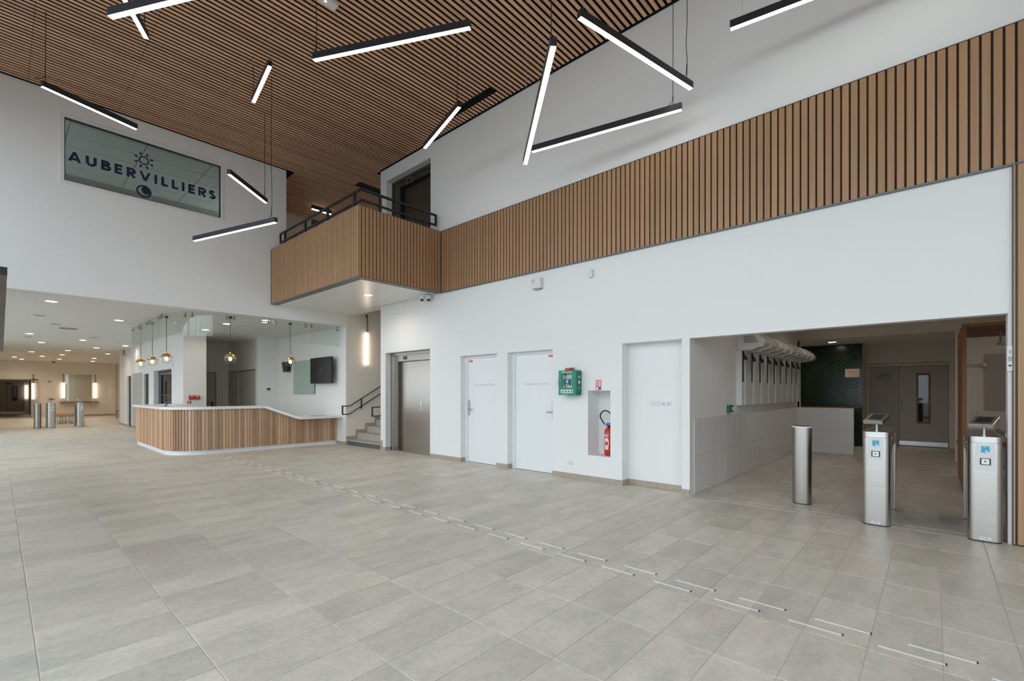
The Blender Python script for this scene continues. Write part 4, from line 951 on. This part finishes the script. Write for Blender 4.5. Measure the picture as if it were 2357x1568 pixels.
# ------------------------------------------------------------------ turnstiles
def turnstile(label, loc, side):
    """front faces -x, runs to x=1.08; side=+1/-1 picks the side of the screen wing"""
    t = thing('turnstile', label, 'turnstile', (0, 0, 0), group='brushed steel turnstiles')
    W = .115
    def plan(x0, x1, r): return rrect(x0, -W, x1, W, r, 6)
    MB().prism(plan(.0, .27, .055), 'z', .012, .925).build('front_pedestal', M_STEEL, t, smooth=True)
    MB().prism(plan(.008, .262, .05), 'z', 0, .012).build('foot', M_BLKPL, t)
    MB().prism(plan(-.004, 1.09, .058), 'z', .928, .986).build('lid', M_STEEL, t, smooth=True)
    MB().prism([(.27, .925), (1.02, .925), (1.02, .80), (.45, .80), (.27, .66)], 'y', -W+.004, W-.004).build('bridge', M_STEEL, t)
    MB().box((.98, -W, .0), (1.08, W, .925)).build('rear_pedestal', M_STEELH, t, bevel=.012)
    MB().box((.275, -.012, .06), (.975, .012, .80)).build('wing_panel', M_DKGLASS, t)
    for xx in (.42, .9):
        MB().cyl((xx, side*(W-.006), .90), (xx, side*(W+.004), .90), .010, n=10).build('bolt', M_CHROME, t)
    F = frame((0, 0, 0), (0,-1,0), (-1,0,0))
    pl = MB().prism(rrect(-.066, .672, .066, .918, .012), 'z', -.0, .0035).build('reader_plate', mat('plate_steel', (.66, .66, .65), .5, metal=.25) if 'plate_steel' not in bpy.data.materials else bpy.data.materials['plate_steel'], t, M=F)
    MB().box((-.028, .838, .0035), (.028, .898, .0045)).build('blue_sticker', M_CYAN, pl, M=F)
    MB().prism([(.0, .866), (.028, .838), (.012, .838), (-.004, .858)], 'z', .0045, .005).build('white_hand', M_TXTWHITE, pl, M=F)
    MB().cyl((-.003, .868, .0045), (-.003, .868, .0054), .005, n=10).build('red_dot', M_RED, pl, M=F)
    text('lettering', 'ICI', F @ Matrix.Translation((-.002, .888, .0046)), .018, .010, M_TXTWHITE, pl)
    MB().box((-.036, .724, .0035), (.036, .786, .006)).build('reader', M_BLKPL, pl, M=F)
    MB().box((-.026, .730, .006), (.026, .780, .007)).build('reader_window', M_TXTWHITE, pl, M=F)
    MB().cyl((-.002, .756, .007), (-.002, .756, .008), .007, n=12).build('lens', M_BLKPL, pl, M=F)
    lb = MB().prism(rrect(-.036, .022, .036, .046, .004), 'z', 0, .001).build('maker_label', M_TXTWHITE, t, M=F)
    text('lettering', 'AB', F @ Matrix.Translation((-.02, .035, .0012)), .02, .012, M_NAVY, lb)
    MB().box((-.006, .036, .001), (.026, .039, .0014)).box((-.006, .030, .001), (.026, .033, .0014)).build('label_line', M_NAVY, lb, M=F)
    # tilted terminal on a short stem
    MB().cyl((.13, 0, .986), (.13, 0, 1.085), .012, n=12).cyl((.13, 0, .986), (.13, 0, .991), .022, n=14).build('stem', M_CHROME, t, smooth=True)
    T = Matrix.Translation((.13, 0, 1.118)) @ Matrix.Rotation(-math.radians(18), 4, 'Z') @ Matrix.Rotation(-math.radians(21), 4, 'Y')
    tm = MB().box((-.10, -.088, -.020), (.10, .088, .020)).build('terminal', M_STEEL, t, M=T, bevel=.004)
    MB().box((-.055, -.058, .020), (.075, .058, .0215)).build('terminal_screen', M_BLKPL, tm, M=T)
    t.location = loc
    return t
t1 = turnstile('steel turnstile standing between the round bollard and the turnstile by the jamb', (6.20, .458, 0), -1)
t2 = turnstile('steel turnstile standing against the white jamb and brown cladding', (6.20, -.352, 0), 1)
dup(t1, (1.43, 25.95, 0), 'far hall turnstile standing right beside the far steel bollard', rz=PI/2)
dup(t2, (2.28, 25.95, 0), 'far hall turnstile standing away from the far bollard, before the bench', rz=PI/2)
def bollard(label, loc):
    b = thing('bollard', label, 'bollard', (0, 0, 0), group='steel bollards')
    el = [(.08*math.cos(2*PI*k/32), .106*math.sin(2*PI*k/32)) for k in range(32)]
    MB().prism(el, 'z', .01, .96).build('body', M_STEELH, b, smooth=True)
    MB().prism([(p[0]*1.02, p[1]*1.02) for p in el], 'z', .96, .975).build('rim', M_TXTWHITE, b, smooth=True)
    MB().prism([(p[0]*.9, p[1]*.9) for p in el], 'z', .975, .979).build('cap', M_BLKPL, b)
    MB().prism([(p[0]*.97, p[1]*.97) for p in el], 'z', 0, .01).build('foot', M_BLKPL, b)
    for zz in (.06, .34, .62, .90): MB().cyl((-.074, .02, zz), (-.083, .02, zz), .006, n=8).build('screw', M_CHROME, b)
    MB().box((.09, -.006, .22), (.62, .006, .92)).build('glass_wing', M_DKGLASS if 0 else M_GLASS, b)
    b.location = loc; return b
bo = bollard('round steel bollard with a glass wing beside the tiled passage wall', (6.84, 1.243, 0))
dup(bo, (1.05, 26.2, 0), 'far hall steel bollard at the end of the far turnstiles', rz=PI/2)
# barrier rail between second turnstile and jamb
br = thing('barrier_rail', 'short steel barrier bar joining the turnstile and the white jamb', 'barrier', (6.6, -.49, 1.0))
MB().bar((7.2, -.50, .995), (6.45, -.515, .995), .03, .035).build('bar', M_STEEL, br)
MB().bar((7.2, -.50, 0), (7.2, -.50, .98), .03, .03, (0,1,0)).build('post', M_STEEL, br)

# ------------------------------------------------------------------ passage fittings
# wainscot tiles
m0 = MB().chamfer((.0015, .0015, 0), (.3085, .5215, .008), .0012).mesh('tile', Matrix(((1,0,0,0),(0,0,-1,0),(0,1,0,0),(0,0,0,1))), fix=True)
for i in range(22):
    for k in range(2):
        o = link('tile', m0, M_WTILE, wall_p); o.location = (X0+.15+.31*i, WP-.0, .0+.5235*k)
part = thing('tiled_partition', 'low white tiled partition in front of the green herringbone wall', 'partition', (12.95, 1.9, 0))
MB().box((12.91, 1.345, 0), (12.99, WP-.001, 1.045)).build('core', M_FRAMEW, part)
m1 = MB().chamfer((.0015, .0015, 0), (.2745, .5205, .008), .0012).mesh('tile', Matrix(((0,0,-1,0),(1,0,0,0),(0,1,0,0),(0,0,0,1))), fix=True)
for i in range(4):
    for k in range(2):
        o = link('tile', m1, M_WTILE, part); o.location = (12.91-12.95, 1.347+.2765*i-1.9, .5225*k)
# green herringbone
gw = thing('herringbone_tiling', 'dark green glazed herringbone tiling on the wall behind the low partition', 'tiling', (15.02, 2.2, 0))
GY0, GY1, GZ0, GZ1 = 1.38, 3.29, 0.0, 2.67
MB().box((15.005, GY0, .003), (15.017, GY1, GZ1)).build('grout', M_GGROUT, gw)
def clip(poly):
    for ax, lim, sg in ((0, GY0, 1), (0, GY1, -1), (1, GZ0, 1), (1, GZ1, -1)):
        out = []
        for i in range(len(poly)):
            a, b = poly[i], poly[(i+1) % len(poly)]; fa = sg*(a[ax]-lim); fb = sg*(b[ax]-lim)
            if fa >= 0: out.append(a)
            if fa*fb < 0:
                t = fa/(fa-fb); out.append((a[0]+(b[0]-a[0])*t, a[1]+(b[1]-a[1])*t))
        poly = out
        if len(poly) < 3: return None
    return poly
TW = .078; r2 = math.sqrt(.5); gt = []
for k in range(-60, 60):
    for j in range(-6, 7):
        for (a, b, la, lb) in ((k+8*j, k, 4, 1), (k+4+8*j, k-3, 1, 4)):
            g_ = .055
            q = [(a+g_, b+g_), (a+la-g_, b+g_), (a+la-g_, b+lb-g_), (a+g_, b+lb-g_)]
            q = [(2.2+TW*(u-v)*r2, 1.4+TW*(u+v)*r2) for u, v in q]
            c_ = (sum(p[0] for p in q)/4, sum(p[1] for p in q)/4)
            if not (GY0-.2 < c_[0] < GY1+.2 and GZ0-.2 < c_[1] < GZ1+.2): continue
            q = clip(q)
            if q: gt.append((q, c_))
gt.sort(key=lambda e: (0 if e[1][1] > 1.0 and e[1][0] < 2.85 else 1))
far_ = MB()
for i, (q, c_) in enumerate(gt):
    if i < 290: MB().prism(q, 'x', 14.997, 15.006).build('tile', M_GTILE, gw)
    else: far_.prism(q, 'x', 14.997, 15.006)
tag(far_.build('tile', M_GTILE, gw), kind='stuff')
tag(MB().box((14.80, 1.40, 1.0), (14.995, 3.28, 1.022)).build('ledge_shelf', M_WOODFR), 'thin wooden ledge along the green tiled wall', 'shelf')
pq = thing('plaque', 'beige direction plaque reading VESTIAIRES on the green tiled wall', 'sign', (14.99, 1.59, 1.9))
MB().box((14.985, 1.437, 1.80), (14.997, 1.745, 2.02)).build('plate', M_BEIGE, pq)
text('lettering', 'VESTIAIRES', onX(14.9845, 1.59, 1.945), .19, .026, M_TXTDARK, pq, bold=.01)
text('lettering', 'COLLECTIFS 9-10', onX(14.9845, 1.59, 1.895), .17, .018, M_TXTGREY, pq)
# double door
dd = sthing('door_12'); xd = 16.03
MB().box((xd, .705, .01), (xd+.05, 1.33, 2.09)).build('door_leaf', M_GREYDOOR, dd); MB().box((xd, -.265, .01), (xd+.05, .698, 2.09)).build('door_leaf', M_GREYDOOR, dd)
MB().box((xd+.05, -.3, 0), (xd+.06, 1.35, 2.12)).build('backing', M_BLACK, dd)
MB().box((xd-.006, -.25, .02), (xd, .69, .13)).build('kick_plate', M_STEEL, dd)
vf = MB().box((xd-.012, .075, .60), (xd, .115, 1.90)).box((xd-.012, .31, .60), (xd, .35, 1.90)).box((xd-.012, .115, .60), (xd, .31, .65)).box((xd-.012, .115, 1.85), (xd, .31, 1.90)).build('vision_frame', M_WOODFR, dd)
MB().box((xd-.003, .115, .65), (xd-.0005, .31, 1.85)).build('glass_pane', mat('black_mirror_glass', (.01, .012, .014), .03), dd)
lever(dd, onX(xd, .645, 1.09), 1, pm=M_GREYPL)
tag(MB().box((15.86, -.365, 2.46), (15.999, -.30, 2.66)).build('wall_siren', M_WHTPL, bevel=.006), 'white box under the lobby ceiling beside the double door', 'alarm box')
text('lettering', 'VESTIAIRES CLUB 9 ET 10 / ANTI-DOPAGE / R\u00c9GIE COMP\u00c9TITION', onX(16.0, .538, 2.178), 1.63, .055, M_TXTDARK, dd)
ds = thing('plaque', 'grey plaque reading VESTIAIRES on the narrow leaf of the double door', 'sign', (xd, 1.01, 1.83))
MB().box((xd-.008, .862, 1.725), (xd, 1.166, 1.946)).build('plate', M_GREYPL, ds)
text('lettering', 'VESTIAIRES', onX(xd-.0085, 1.01, 1.865), .17, .026, M_TXTDARK, ds, bold=.012)
text('lettering', 'COLLECTIFS 9-10', onX(xd-.0085, 1.01, 1.82), .16, .016, M_TXTGREY, ds)
tag(MB().box((15.9, -.36, 1.74), (15.999, -.30, 1.84)).build('door_sensor', M_WHTPL), 'small white push sensor on the wall beside the double door', 'sensor')
# hair dryers
hd = None
names = ['first', 'second', 'third', 'fourth', 'fifth', 'sixth', 'seventh', 'eighth', 'ninth']
for i in range(9):
    lab = 'white wall hair dryer with hood and dark slot, %s of the row from the opening' % names[i]
    if i == 0: lab = 'white wall hair dryer with its grilled side in view, nearest the opening'.replace('nearest', 'first from')
    x = 8.30 + .511*i
    if hd is None:
        hd = thing('hair_dryer', lab, 'hair dryer', (x, WP, 0), group='row of wall hair dryers')
        yf = WP-.085
        MB().box((x, yf+.002, 1.19), (x+.03, WP, 2.10)).box((x+.125, yf+.002, 1.19), (x+.155, WP, 2.10)).box((x+.03, yf+.006, 1.19), (x+.125, WP, 1.58)).build('rail_profile', M_WHTPL, hd)
        MB().box((x+.03, yf+.005, 1.58), (x+.125, WP, 2.10)).build('slot', M_BLKPL, hd)
        MB().box((x+.172, yf-.006, 1.19), (x+.478, WP, 2.10)).build('front_panel', M_WHTPL, hd, bevel=.006)
        prof = [(WP, 2.10), (2.36, 2.10), (2.20, 2.108), (2.11, 2.125), (2.06, 2.148), (2.032, 2.18), (2.03, 2.215), (2.05, 2.262), (2.09, 2.312), (2.14, 2.356), (2.20, 2.395), (2.27, 2.425), (WP, 2.44)]
        MB().prism(prof, 'x', x, x+.30).build('hood', M_WHTPL, hd, bevel=.02, smooth=True)
        for k in range(7):
            zz = 2.225+.024*k; ye = 2.125+.012*k
            MB().box((x-.0015, ye, zz), (x+.004, 2.345, zz+.008)).build('vent_slot', M_BLKPL, hd)
        MB().prism([(2.19, 2.112), (2.085, 2.142), (2.075, 2.133), (2.19, 2.102)], 'x', x-.002, x+.012).build('air_outlet', M_BLKPL, hd)
        MB().tube([(x+.07, yf+.0, 2.09), (x+.07, yf-.012, 2.04), (x+.075, yf-.025, 1.995)], .011, 8).tube([(x+.07, yf-.022, 2.01), (x+.082, yf-.036, 1.975), (x+.09, yf-.04, 1.95)], .022, 10).build('nozzle', M_BLKPL, hd, smooth=True)
        MB().cyl((x+.03, yf-.002, 1.22), (x+.03, yf, 1.22), .006, n=8).build('screw', M_GREYPL, hd)
    else: dup(hd, (x, WP, 0), lab)
cp = thing('call_point', 'small green manual call point on the passage wall above the tiles', 'call point', (7.9, WP, 1.145))
MB().box((7.80, WP-.05, 1.085), (7.99, WP, 1.20)).build('body', M_GREEND, cp, bevel=.006)
MB().box((7.90, WP-.053, 1.115), (7.97, WP-.05, 1.17)).build('push_window', M_TXTWHITE, cp)
# wooden changing booth frame
bt = thing('wooden_booth', 'reddish wooden portal frame standing in the passage beside the jamb', 'booth', (9.9, -.33, 0))
MB().box((9.0, -.33, .03), (10.8, -.288, 2.352)).build('side_panel', M_WOODFR, bt)
MB().box((9.0, -1.9, 2.31), (10.8, -.33, 2.352)).build('top_panel', M_WOODFR, bt)
MB().box((9.0, -1.94, .03), (10.8, -1.9, 2.352)).build('side_panel', M_WOODFR, bt)
for q in ((10.7, -.31), (9.1, -.31), (10.7, -1.92), (9.1, -1.92)): MB().cyl((q[0], q[1], 0), (q[0], q[1], .03), .018, n=10).build('foot', M_CHROME, bt)
MB().cyl((9.9, -.72, 2.13), (9.9, -.72, 2.31), .012, n=8).box((9.86, -.76, 2.10), (9.94, -.68, 2.14)).build('hanging_sensor', M_FRAMEW, bt)
tag(MB().box((12.975, -1.6, 1.06), (12.988, -.72, 2.15)).build('door_panel', M_GREYDOOR), 'brownish flush panel on the wall seen through the wooden booth frame', 'panel')
tr = thing('towel_rail', 'thin steel rail on the wall behind the wooden booth frame', 'rail', (12.96, -.5, 1.9)); MB().cyl((12.95, -.36, 1.95), (12.95, -.72, 1.95), .012, n=8).box((12.93, -.76, 1.91), (13.0, -.70, 1.99)).build('bar', M_STEEL, tr)
wb = thing('passage_bench', 'narrow brown wooden bench along the wall behind the turnstiles', 'bench', (12.8, -1.2, 0))
MB().box((12.55, -2.4, .40), (12.99, -.33, .45)).build('seat', M_WOODFR, wb)
for yy in (-2.3, -1.3, -.5): MB().box((12.9, yy-.02, 0), (12.95, yy+.02, .40)).build('leg', M_WHTPL, wb)
m2_ = MB().chamfer((.0015, .0015, 0), (.3085, .5215, .008), .0012).mesh('tile', Matrix(((0,0,-1,0),(1,0,0,0),(0,1,0,0),(0,0,0,1))), fix=True)
for i in range(7):
    for k in range(2):
        o = link('tile', m2_, M_WTILE, wall_m); o.location = (13.0, -.31-.31*(i+1), .5235*k)
# notice on the jamb
nt_ = thing('paper_notice', 'creased white paper notice taped to the narrow white wall edge', 'notice', (6.266, -.515, 1.7))
MB().prism([(-.496, 1.83), (-.498, 1.60), (-.532, 1.60), (-.5365, 1.69), (-.532, 1.83)], 'x', 6.262, 6.266).build('sheet', M_PAPER, nt_)
Q = frame((6.2615, -.516, 1.70), (0, 0, 1), (-1, 0, 0))
text('lettering', 'LES', Q @ Matrix.Translation((.075, 0, 0)), .03, .013, M_TXTDARK, nt_, bold=.01)
text('lettering', 'ENTREE', Q @ Matrix.Translation((.012, .006, 0)), .042, .010, M_TXTDARK, nt_, bold=.01); text('lettering', 'SORTIE', Q @ Matrix.Translation((.012, -.008, 0)), .042, .010, M_TXTDARK, nt_, bold=.01)
MB().box((6.2605, -.526, 1.642), (6.262, -.506, 1.656)).build('print_block', M_TXTDARK, nt_)

# ------------------------------------------------------------------ on the door wall
xd_ = X0-.17
da = thing('defibrillator_cabinet', 'green defibrillator cabinet with a red beacon on the white wall', 'defibrillator', (X0, 4.36, 1.56))
ya, yb, za, zb = 4.195, 4.525, 1.358, 1.757
MB().prism(rrect(ya, za, yb, zb, .025), 'x', X0-.135, X0).build('box', M_GREEND, da, smooth=True)
fr_ = wall_cells('x', xd_, X0-.134, (ya, yb), (za, zb), [(4.258, 4.462, 1.47, 1.703)])
fr_.build('door', M_GREEN, da)
MB().box((X0-.14, 4.25, 1.46), (X0-.13, 4.47, 1.71)).build('inner_back', M_BLKPL, da)
MB().box((X0-.16, 4.275, 1.475), (X0-.142, 4.44, 1.68)).build('defibrillator', M_GREYPL, da, bevel=.006)
pt = MB().box((X0-.164, 4.28, 1.515), (X0-.16, 4.44, 1.62)).build('instruction_card', M_TEAL, da)
text('lettering', 'DAE', onX(X0-.165, 4.36, 1.603), .05, .016, M_TXTWHITE, pt, bold=.01); text('lettering', '\u2665', onX(X0-.165, 4.36, 1.568), .035, .035, M_TXTWHITE, pt)
text('lettering', 'DEFIBRILLATEUR', onX(X0-.165, 4.36, 1.528), .08, .012, M_TXTWHITE, pt, bold=.01)
MB().box((xd_+.006, 4.258, 1.47), (xd_+.009, 4.462, 1.703)).build('window', M_GLASS, da)
text('lettering', 'D\u00c9FIBRILLATEUR', onX(xd_, 4.365, 1.730), .20, .027, M_TXTWHITE, da, bold=.015)
ip = MB().box((xd_-.001, 4.245, 1.391), (xd_, 4.482, 1.452)).build('instruction_strip', mat('mint_print', (.55, .66, .62), .5), da)
for k in range(4): MB().box((xd_-.002, 4.452-.056*k-.026, 1.405), (xd_-.001, 4.452-.056*k, 1.432)).box((xd_-.002, 4.452-.056*k-.03, 1.438), (xd_-.001, 4.452-.056*k, 1.443)).build('pictogram', M_TEAL, ip)
text('lettering', 'accessible 24h/24', onX(xd_, 4.41, 1.371), .15, .010, M_TXTWHITE, da)
sd = onY(X0-.068, ya, 1.56)
text('lettering', 'DAE', sd @ Matrix.Translation((0, .09, 0)), .07, .036, M_TXTWHITE, da, bold=.012); text('lettering', '\u2665', sd @ Matrix.Translation((0, 0, 0)), .05, .06, M_TXTWHITE, da); text('lettering', 'AED AUTOMATED', sd @ Matrix.Translation((0, -.075, 0)), .075, .009, M_TXTWHITE, da); text('lettering', 'DEFIBRILLATOR', sd @ Matrix.Translation((0, -.092, 0)), .09, .009, M_TXTWHITE, da)
MB().box((xd_+.004, 4.315, zb), (X0-.05, 4.405, zb+.038)).build('beacon', mat('red_beacon', (.60, .015, .02), .2), da, bevel=.008)
MB().prism([(4.315, zb), (4.405, zb), (4.39, zb+.05), (4.33, zb+.05)], 'x', X0-.05, X0-.01).build('beacon_base', M_GREYPL, da)
MB().bar((xd_-.012, 4.528, 1.52), (xd_-.012, 4.528, 1.62), .012, .006, (0,1,0)).bar((xd_, 4.526, 1.52), (xd_-.012, 4.526, 1.52), .008, .008).build('pull_handle', M_WHTPL, da)
# extinguisher in its niche
ex = thing('fire_extinguisher', 'red fire extinguisher with a black hose standing in the wall niche', 'fire extinguisher', (X0+.15, 3.79, .412)); ec = (X0+.16, 3.79, .412)
MB().lathe([(.0001, .012), (.055, .0), (.068, .012), (.072, .03), (.072, .36), (.066, .395), (.045, .425), (.022, .44), (.022, .455), (.0001, .455)], ec, 28).build('cylinder', M_RED, ex, smooth=True)
MB().lathe([(.024, .44), (.028, .445), (.028, .475), (.0001, .476)], ec, 14).build('valve', M_BLKPL, ex)
MB().box((ec[0]-.018, 3.70, .885), (ec[0]+.018, 3.835, .905)).prism([(3.69, .925), (3.83, .905), (3.83, .918), (3.69, .945)], 'x', ec[0]-.016, ec[0]+.016).build('lever_handle', M_BLUE, ex)
hp0 = [(ec[0], 3.825, .87), (ec[0]-.01, 3.86, .90), (ec[0]-.02, 3.91, .97), (ec[0]-.03, 3.93, 1.03), (ec[0]-.03, 3.905, 1.085), (ec[0]-.03, 3.85, 1.115), (ec[0]-.03, 3.79, 1.105), (ec[0]-.025, 3.74, 1.06), (ec[0]-.015, 3.715, .98), (ec[0]-.01, 3.71, .80), (ec[0]-.01, 3.71, .6)]
hp = []
for i in range(len(hp0)-1):
    P = [Vector(hp0[max(i-1, 0)]), Vector(hp0[i]), Vector(hp0[i+1]), Vector(hp0[min(i+2, len(hp0)-1)])]
    for k in range(4):
        t = k/4; hp.append(.5*((2*P[1])+(P[2]-P[0])*t+(2*P[0]-5*P[1]+4*P[2]-P[3])*t*t+(3*P[1]-P[0]-3*P[2]+P[3])*t**3))
hp.append(Vector(hp0[-1]))
MB().tube(hp, .011, 8).build('hose', M_BLKPL, ex, smooth=True); MB().cyl(hp0[0], hp0[1], .013, n=10).build('hose_ferrule', M_CHROME, ex, smooth=True)
def arc_label(z0, z1, a0, a1, name, m, r=.0728, n=10):
    vs = []; fs = []
    for k in range(n+1):
        t = a0+(a1-a0)*k/n
        for z in (z0, z1): vs.append((ec[0]+r*math.cos(t), ec[1]+r*math.sin(t), ec[2]+z))
    for k in range(n): fs.append((2*k, 2*k+2, 2*k+3, 2*k+1))
    MB().add(vs, fs).build(name, m, ex)
A0 = PI
arc_label(.335, .338, A0-.75, A0+.6, 'label_line', M_TXTWHITE); arc_label(.30, .306, A0-.6, A0+.5, 'label_line', M_TXTWHITE)
for k, (zz, hw) in enumerate(((.285, .25), (.265, .42), (.245, .5), (.165, .5), (.145, .42), (.125, .3))): arc_label(zz-.02, zz-.004 if k not in (1, 3) else zz-.001, A0-hw-.05, A0+hw-.05, 'label_mark', M_TXTWHITE)
arc_label(.10, .118, A0-.5, A0+.4, 'label_block', M_WHTPL)
for k in range(2): arc_label(.17, .245, A0-.55+.85*k, A0-.38+.85*k, 'label_mark', M_TXTWHITE)
text('lettering', 'ngifeu', onX(ec[0]-.0735, 3.80, .41+.322), .085, .026, M_TXTWHITE, ex, bold=.02)
fsn = thing('extinguisher_sign', 'small red and white instruction sign above the extinguisher niche', 'sign', (X0, 3.882, 1.52)); F_ = onX(X0, 3.882, 1.52)
MB().box((-.05, -.078, 0), (.05, .078, .003)).build('plate', M_RED, fsn, M=F_)
for k in range(5): MB().box((-.042, .060-.02*k, .003), (-.004, .071-.02*k, .0036)).box((.006, .052-.02*k, .003), (.04, .066-.02*k, .0036)).build('print_line', M_TXTWHITE, fsn, M=F_)
MB().box((.006, -.06, .003), (.042, -.03, .0036)).build('blue_mark', M_BLUE, fsn, M=F_); MB().box((-.042, -.07, .003), (-.004, -.035, .0036)).build('white_mark', M_TXTWHITE, fsn, M=F_)
def outlet(name, label, cat, M, w, h, n, group=None, holes=True):
    o = thing(name, label, cat, M.translation, group=group)
    MB().prism(rrect(-w/2, -h/2, w/2, h/2, .006), 'z', 0, .009).build('plate', M_WHTPL, o, M=M, bevel=.002)
    for k in range(n):
        cx = -w/2 + w*(k+.5)/n
        MB().lathe([(.0001, .0095), (.020, .0095), (.022, .011), (.024, .009)], (cx, 0, 0), 18).build('socket_face', M_GREYPANEL if 0 else M_FRAMEW, o, M=M)
        if holes: MB().cyl((cx-.009, 0, .0095), (cx-.009, 0, .0105), .003, n=8).cyl((cx+.009, 0, .0095), (cx+.009, 0, .0105), .003, n=8).cyl((cx, .010, .0095), (cx, .010, .012), .003, n=8).build('pin_hole', M_BLKPL, o, M=M)
        else: MB().box((cx-.010, -.012, .0095), (cx+.010, .008, .0125)).build('jack', M_GREYPL, o, M=M)
outlet('wall_socket', 'single white power socket low on the wall below the defibrillator', 'socket', onX(X0, 4.41, .247), .084, .066, 1)
outlet('double_socket', 'double white power socket in the tall shallow niche', 'socket', onX(X0+.2, 3.038, 1.241), .146, .068, 2)
outlet('data_socket', 'double white data socket beside the power socket in the tall niche', 'socket', onX(X0+.2, 2.874, 1.241), .148, .070, 2, holes=False)
al = thing('alarm_sounder', 'square white alarm sounder on the wall just under the cladding band', 'alarm', (X0, 5.08, 3.28)); F_ = onX(X0, 5.08, 3.285)
MB().box((-.098, -.09, 0), (.098, .09, .08)).build('body', M_WHTPL, al, M=F_, bevel=.006); MB().cyl((-.055, .045, .08), (-.055, .045, .083), .026, n=18).build('grille', M_GREYPANEL, al, M=F_); MB().box((-.06, -.105, .01), (.08, -.09, .06)).build('base', M_GREYPL, al, M=F_)
pi2 = thing('motion_sensor', 'small rounded white motion sensor on the wall under the cladding band', 'sensor', (X0, 4.01, 3.275)); F_ = onX(X0, 4.01, 3.275)
MB().prism(rrect(-.042, -.068, .042, .068, .035), 'z', 0, .055).build('body', M_WHTPL, pi2, M=F_, bevel=.014, smooth=True); MB().prism(rrect(-.025, -.0, .025, .05, .02), 'z', .055, .062).build('lens', M_TXTWHITE, pi2, M=F_)
cc = thing('twin_camera', 'white twin-lens surveillance camera under the balcony soffit', 'camera', (6.17, 8.12, BZ0)); zq = BZ0+.012
MB().box((6.06, 8.04, zq-.035), (6.28, 8.14, zq)).build('base', M_WHTPL, cc, bevel=.01)
for q in ((6.10, 8.13), (6.19, 8.02)):
    MB().lathe([(.055, -.02), (.06, -.05), (.055, -.10), (.045, -.105)], (q[0], q[1], zq), 18).build('camera_head', M_WHTPL, cc, smooth=True)
    MB().lathe([(.044, -.10), (.04, -.125), (.022, -.143), (.0001, -.148)], (q[0], q[1], zq), 16).build('dome', mat('smoked_dome', (.05, .04, .04), .15), cc, smooth=True)

# dark entrance canopy at the picture edge
ca = thing('entrance_canopy', 'dark brown flat canopy of the entrance lobby at the picture edge', 'canopy', (-.7, 7.7, 2.1))
MB().prism([(XF, 4.05), (0.0365, 4.05), (0.0608, 11.55), (XF, 11.55)], 'z', 2.09, 2.135).build('soffit', M_DARKWOOD, ca)
MB().box((XF, 4.05, 2.135), (XF+.1, 11.55, 2.4)).box((-.2, 4.035, 2.088), (0.0375, 4.049, 2.136)).build('black_edge_strip', M_BLKMET, ca)
MB().bar((-.9, 4.2, 0), (-.9, 4.2, 2.09), .06, .06, (0,1,0)).bar((-.9, 11.4, 0), (-.9, 11.4, 2.09), .06, .06, (0,1,0)).build('post', M_BLKMET, ca)

# ------------------------------------------------------------------ guide strips on the floor
gm = MB().box((-.008, 0, 0), (.008, .275, .004)).mesh('guide_strip', Matrix.Identity(4))
M_ALU = mat('pale_aluminium', (.78, .78, .77), .45, metal=.35)
gm2 = MB().box((-.011, -.004, 0), (.011, .002, .0046)).mesh('end_pin', Matrix.Identity(4))
for xr, off, lab in ((3.273, -.044, 'away from'), (3.402, -.164, 'closer to')):
    for k in range(-2, 28):
        y = off+.438*k
        if y < -.9 or y > 11.7: continue
        o = link('guide_strip', gm, M_ALU); o.location = (xr, y, 0)
        q = 27-k-(1 if off+.438*26 > 11.7 else 0) if False else int((11.7-off)/.438)-k+1
        tag(o, 'steel floor guide strip, %s from the desk in the row %s the white doors' % (ordinal(q), lab), 'guide strip', 'steel guide strips in two rows on the floor')
        e = link('end_pin', gm2, M_BLKPL, o)
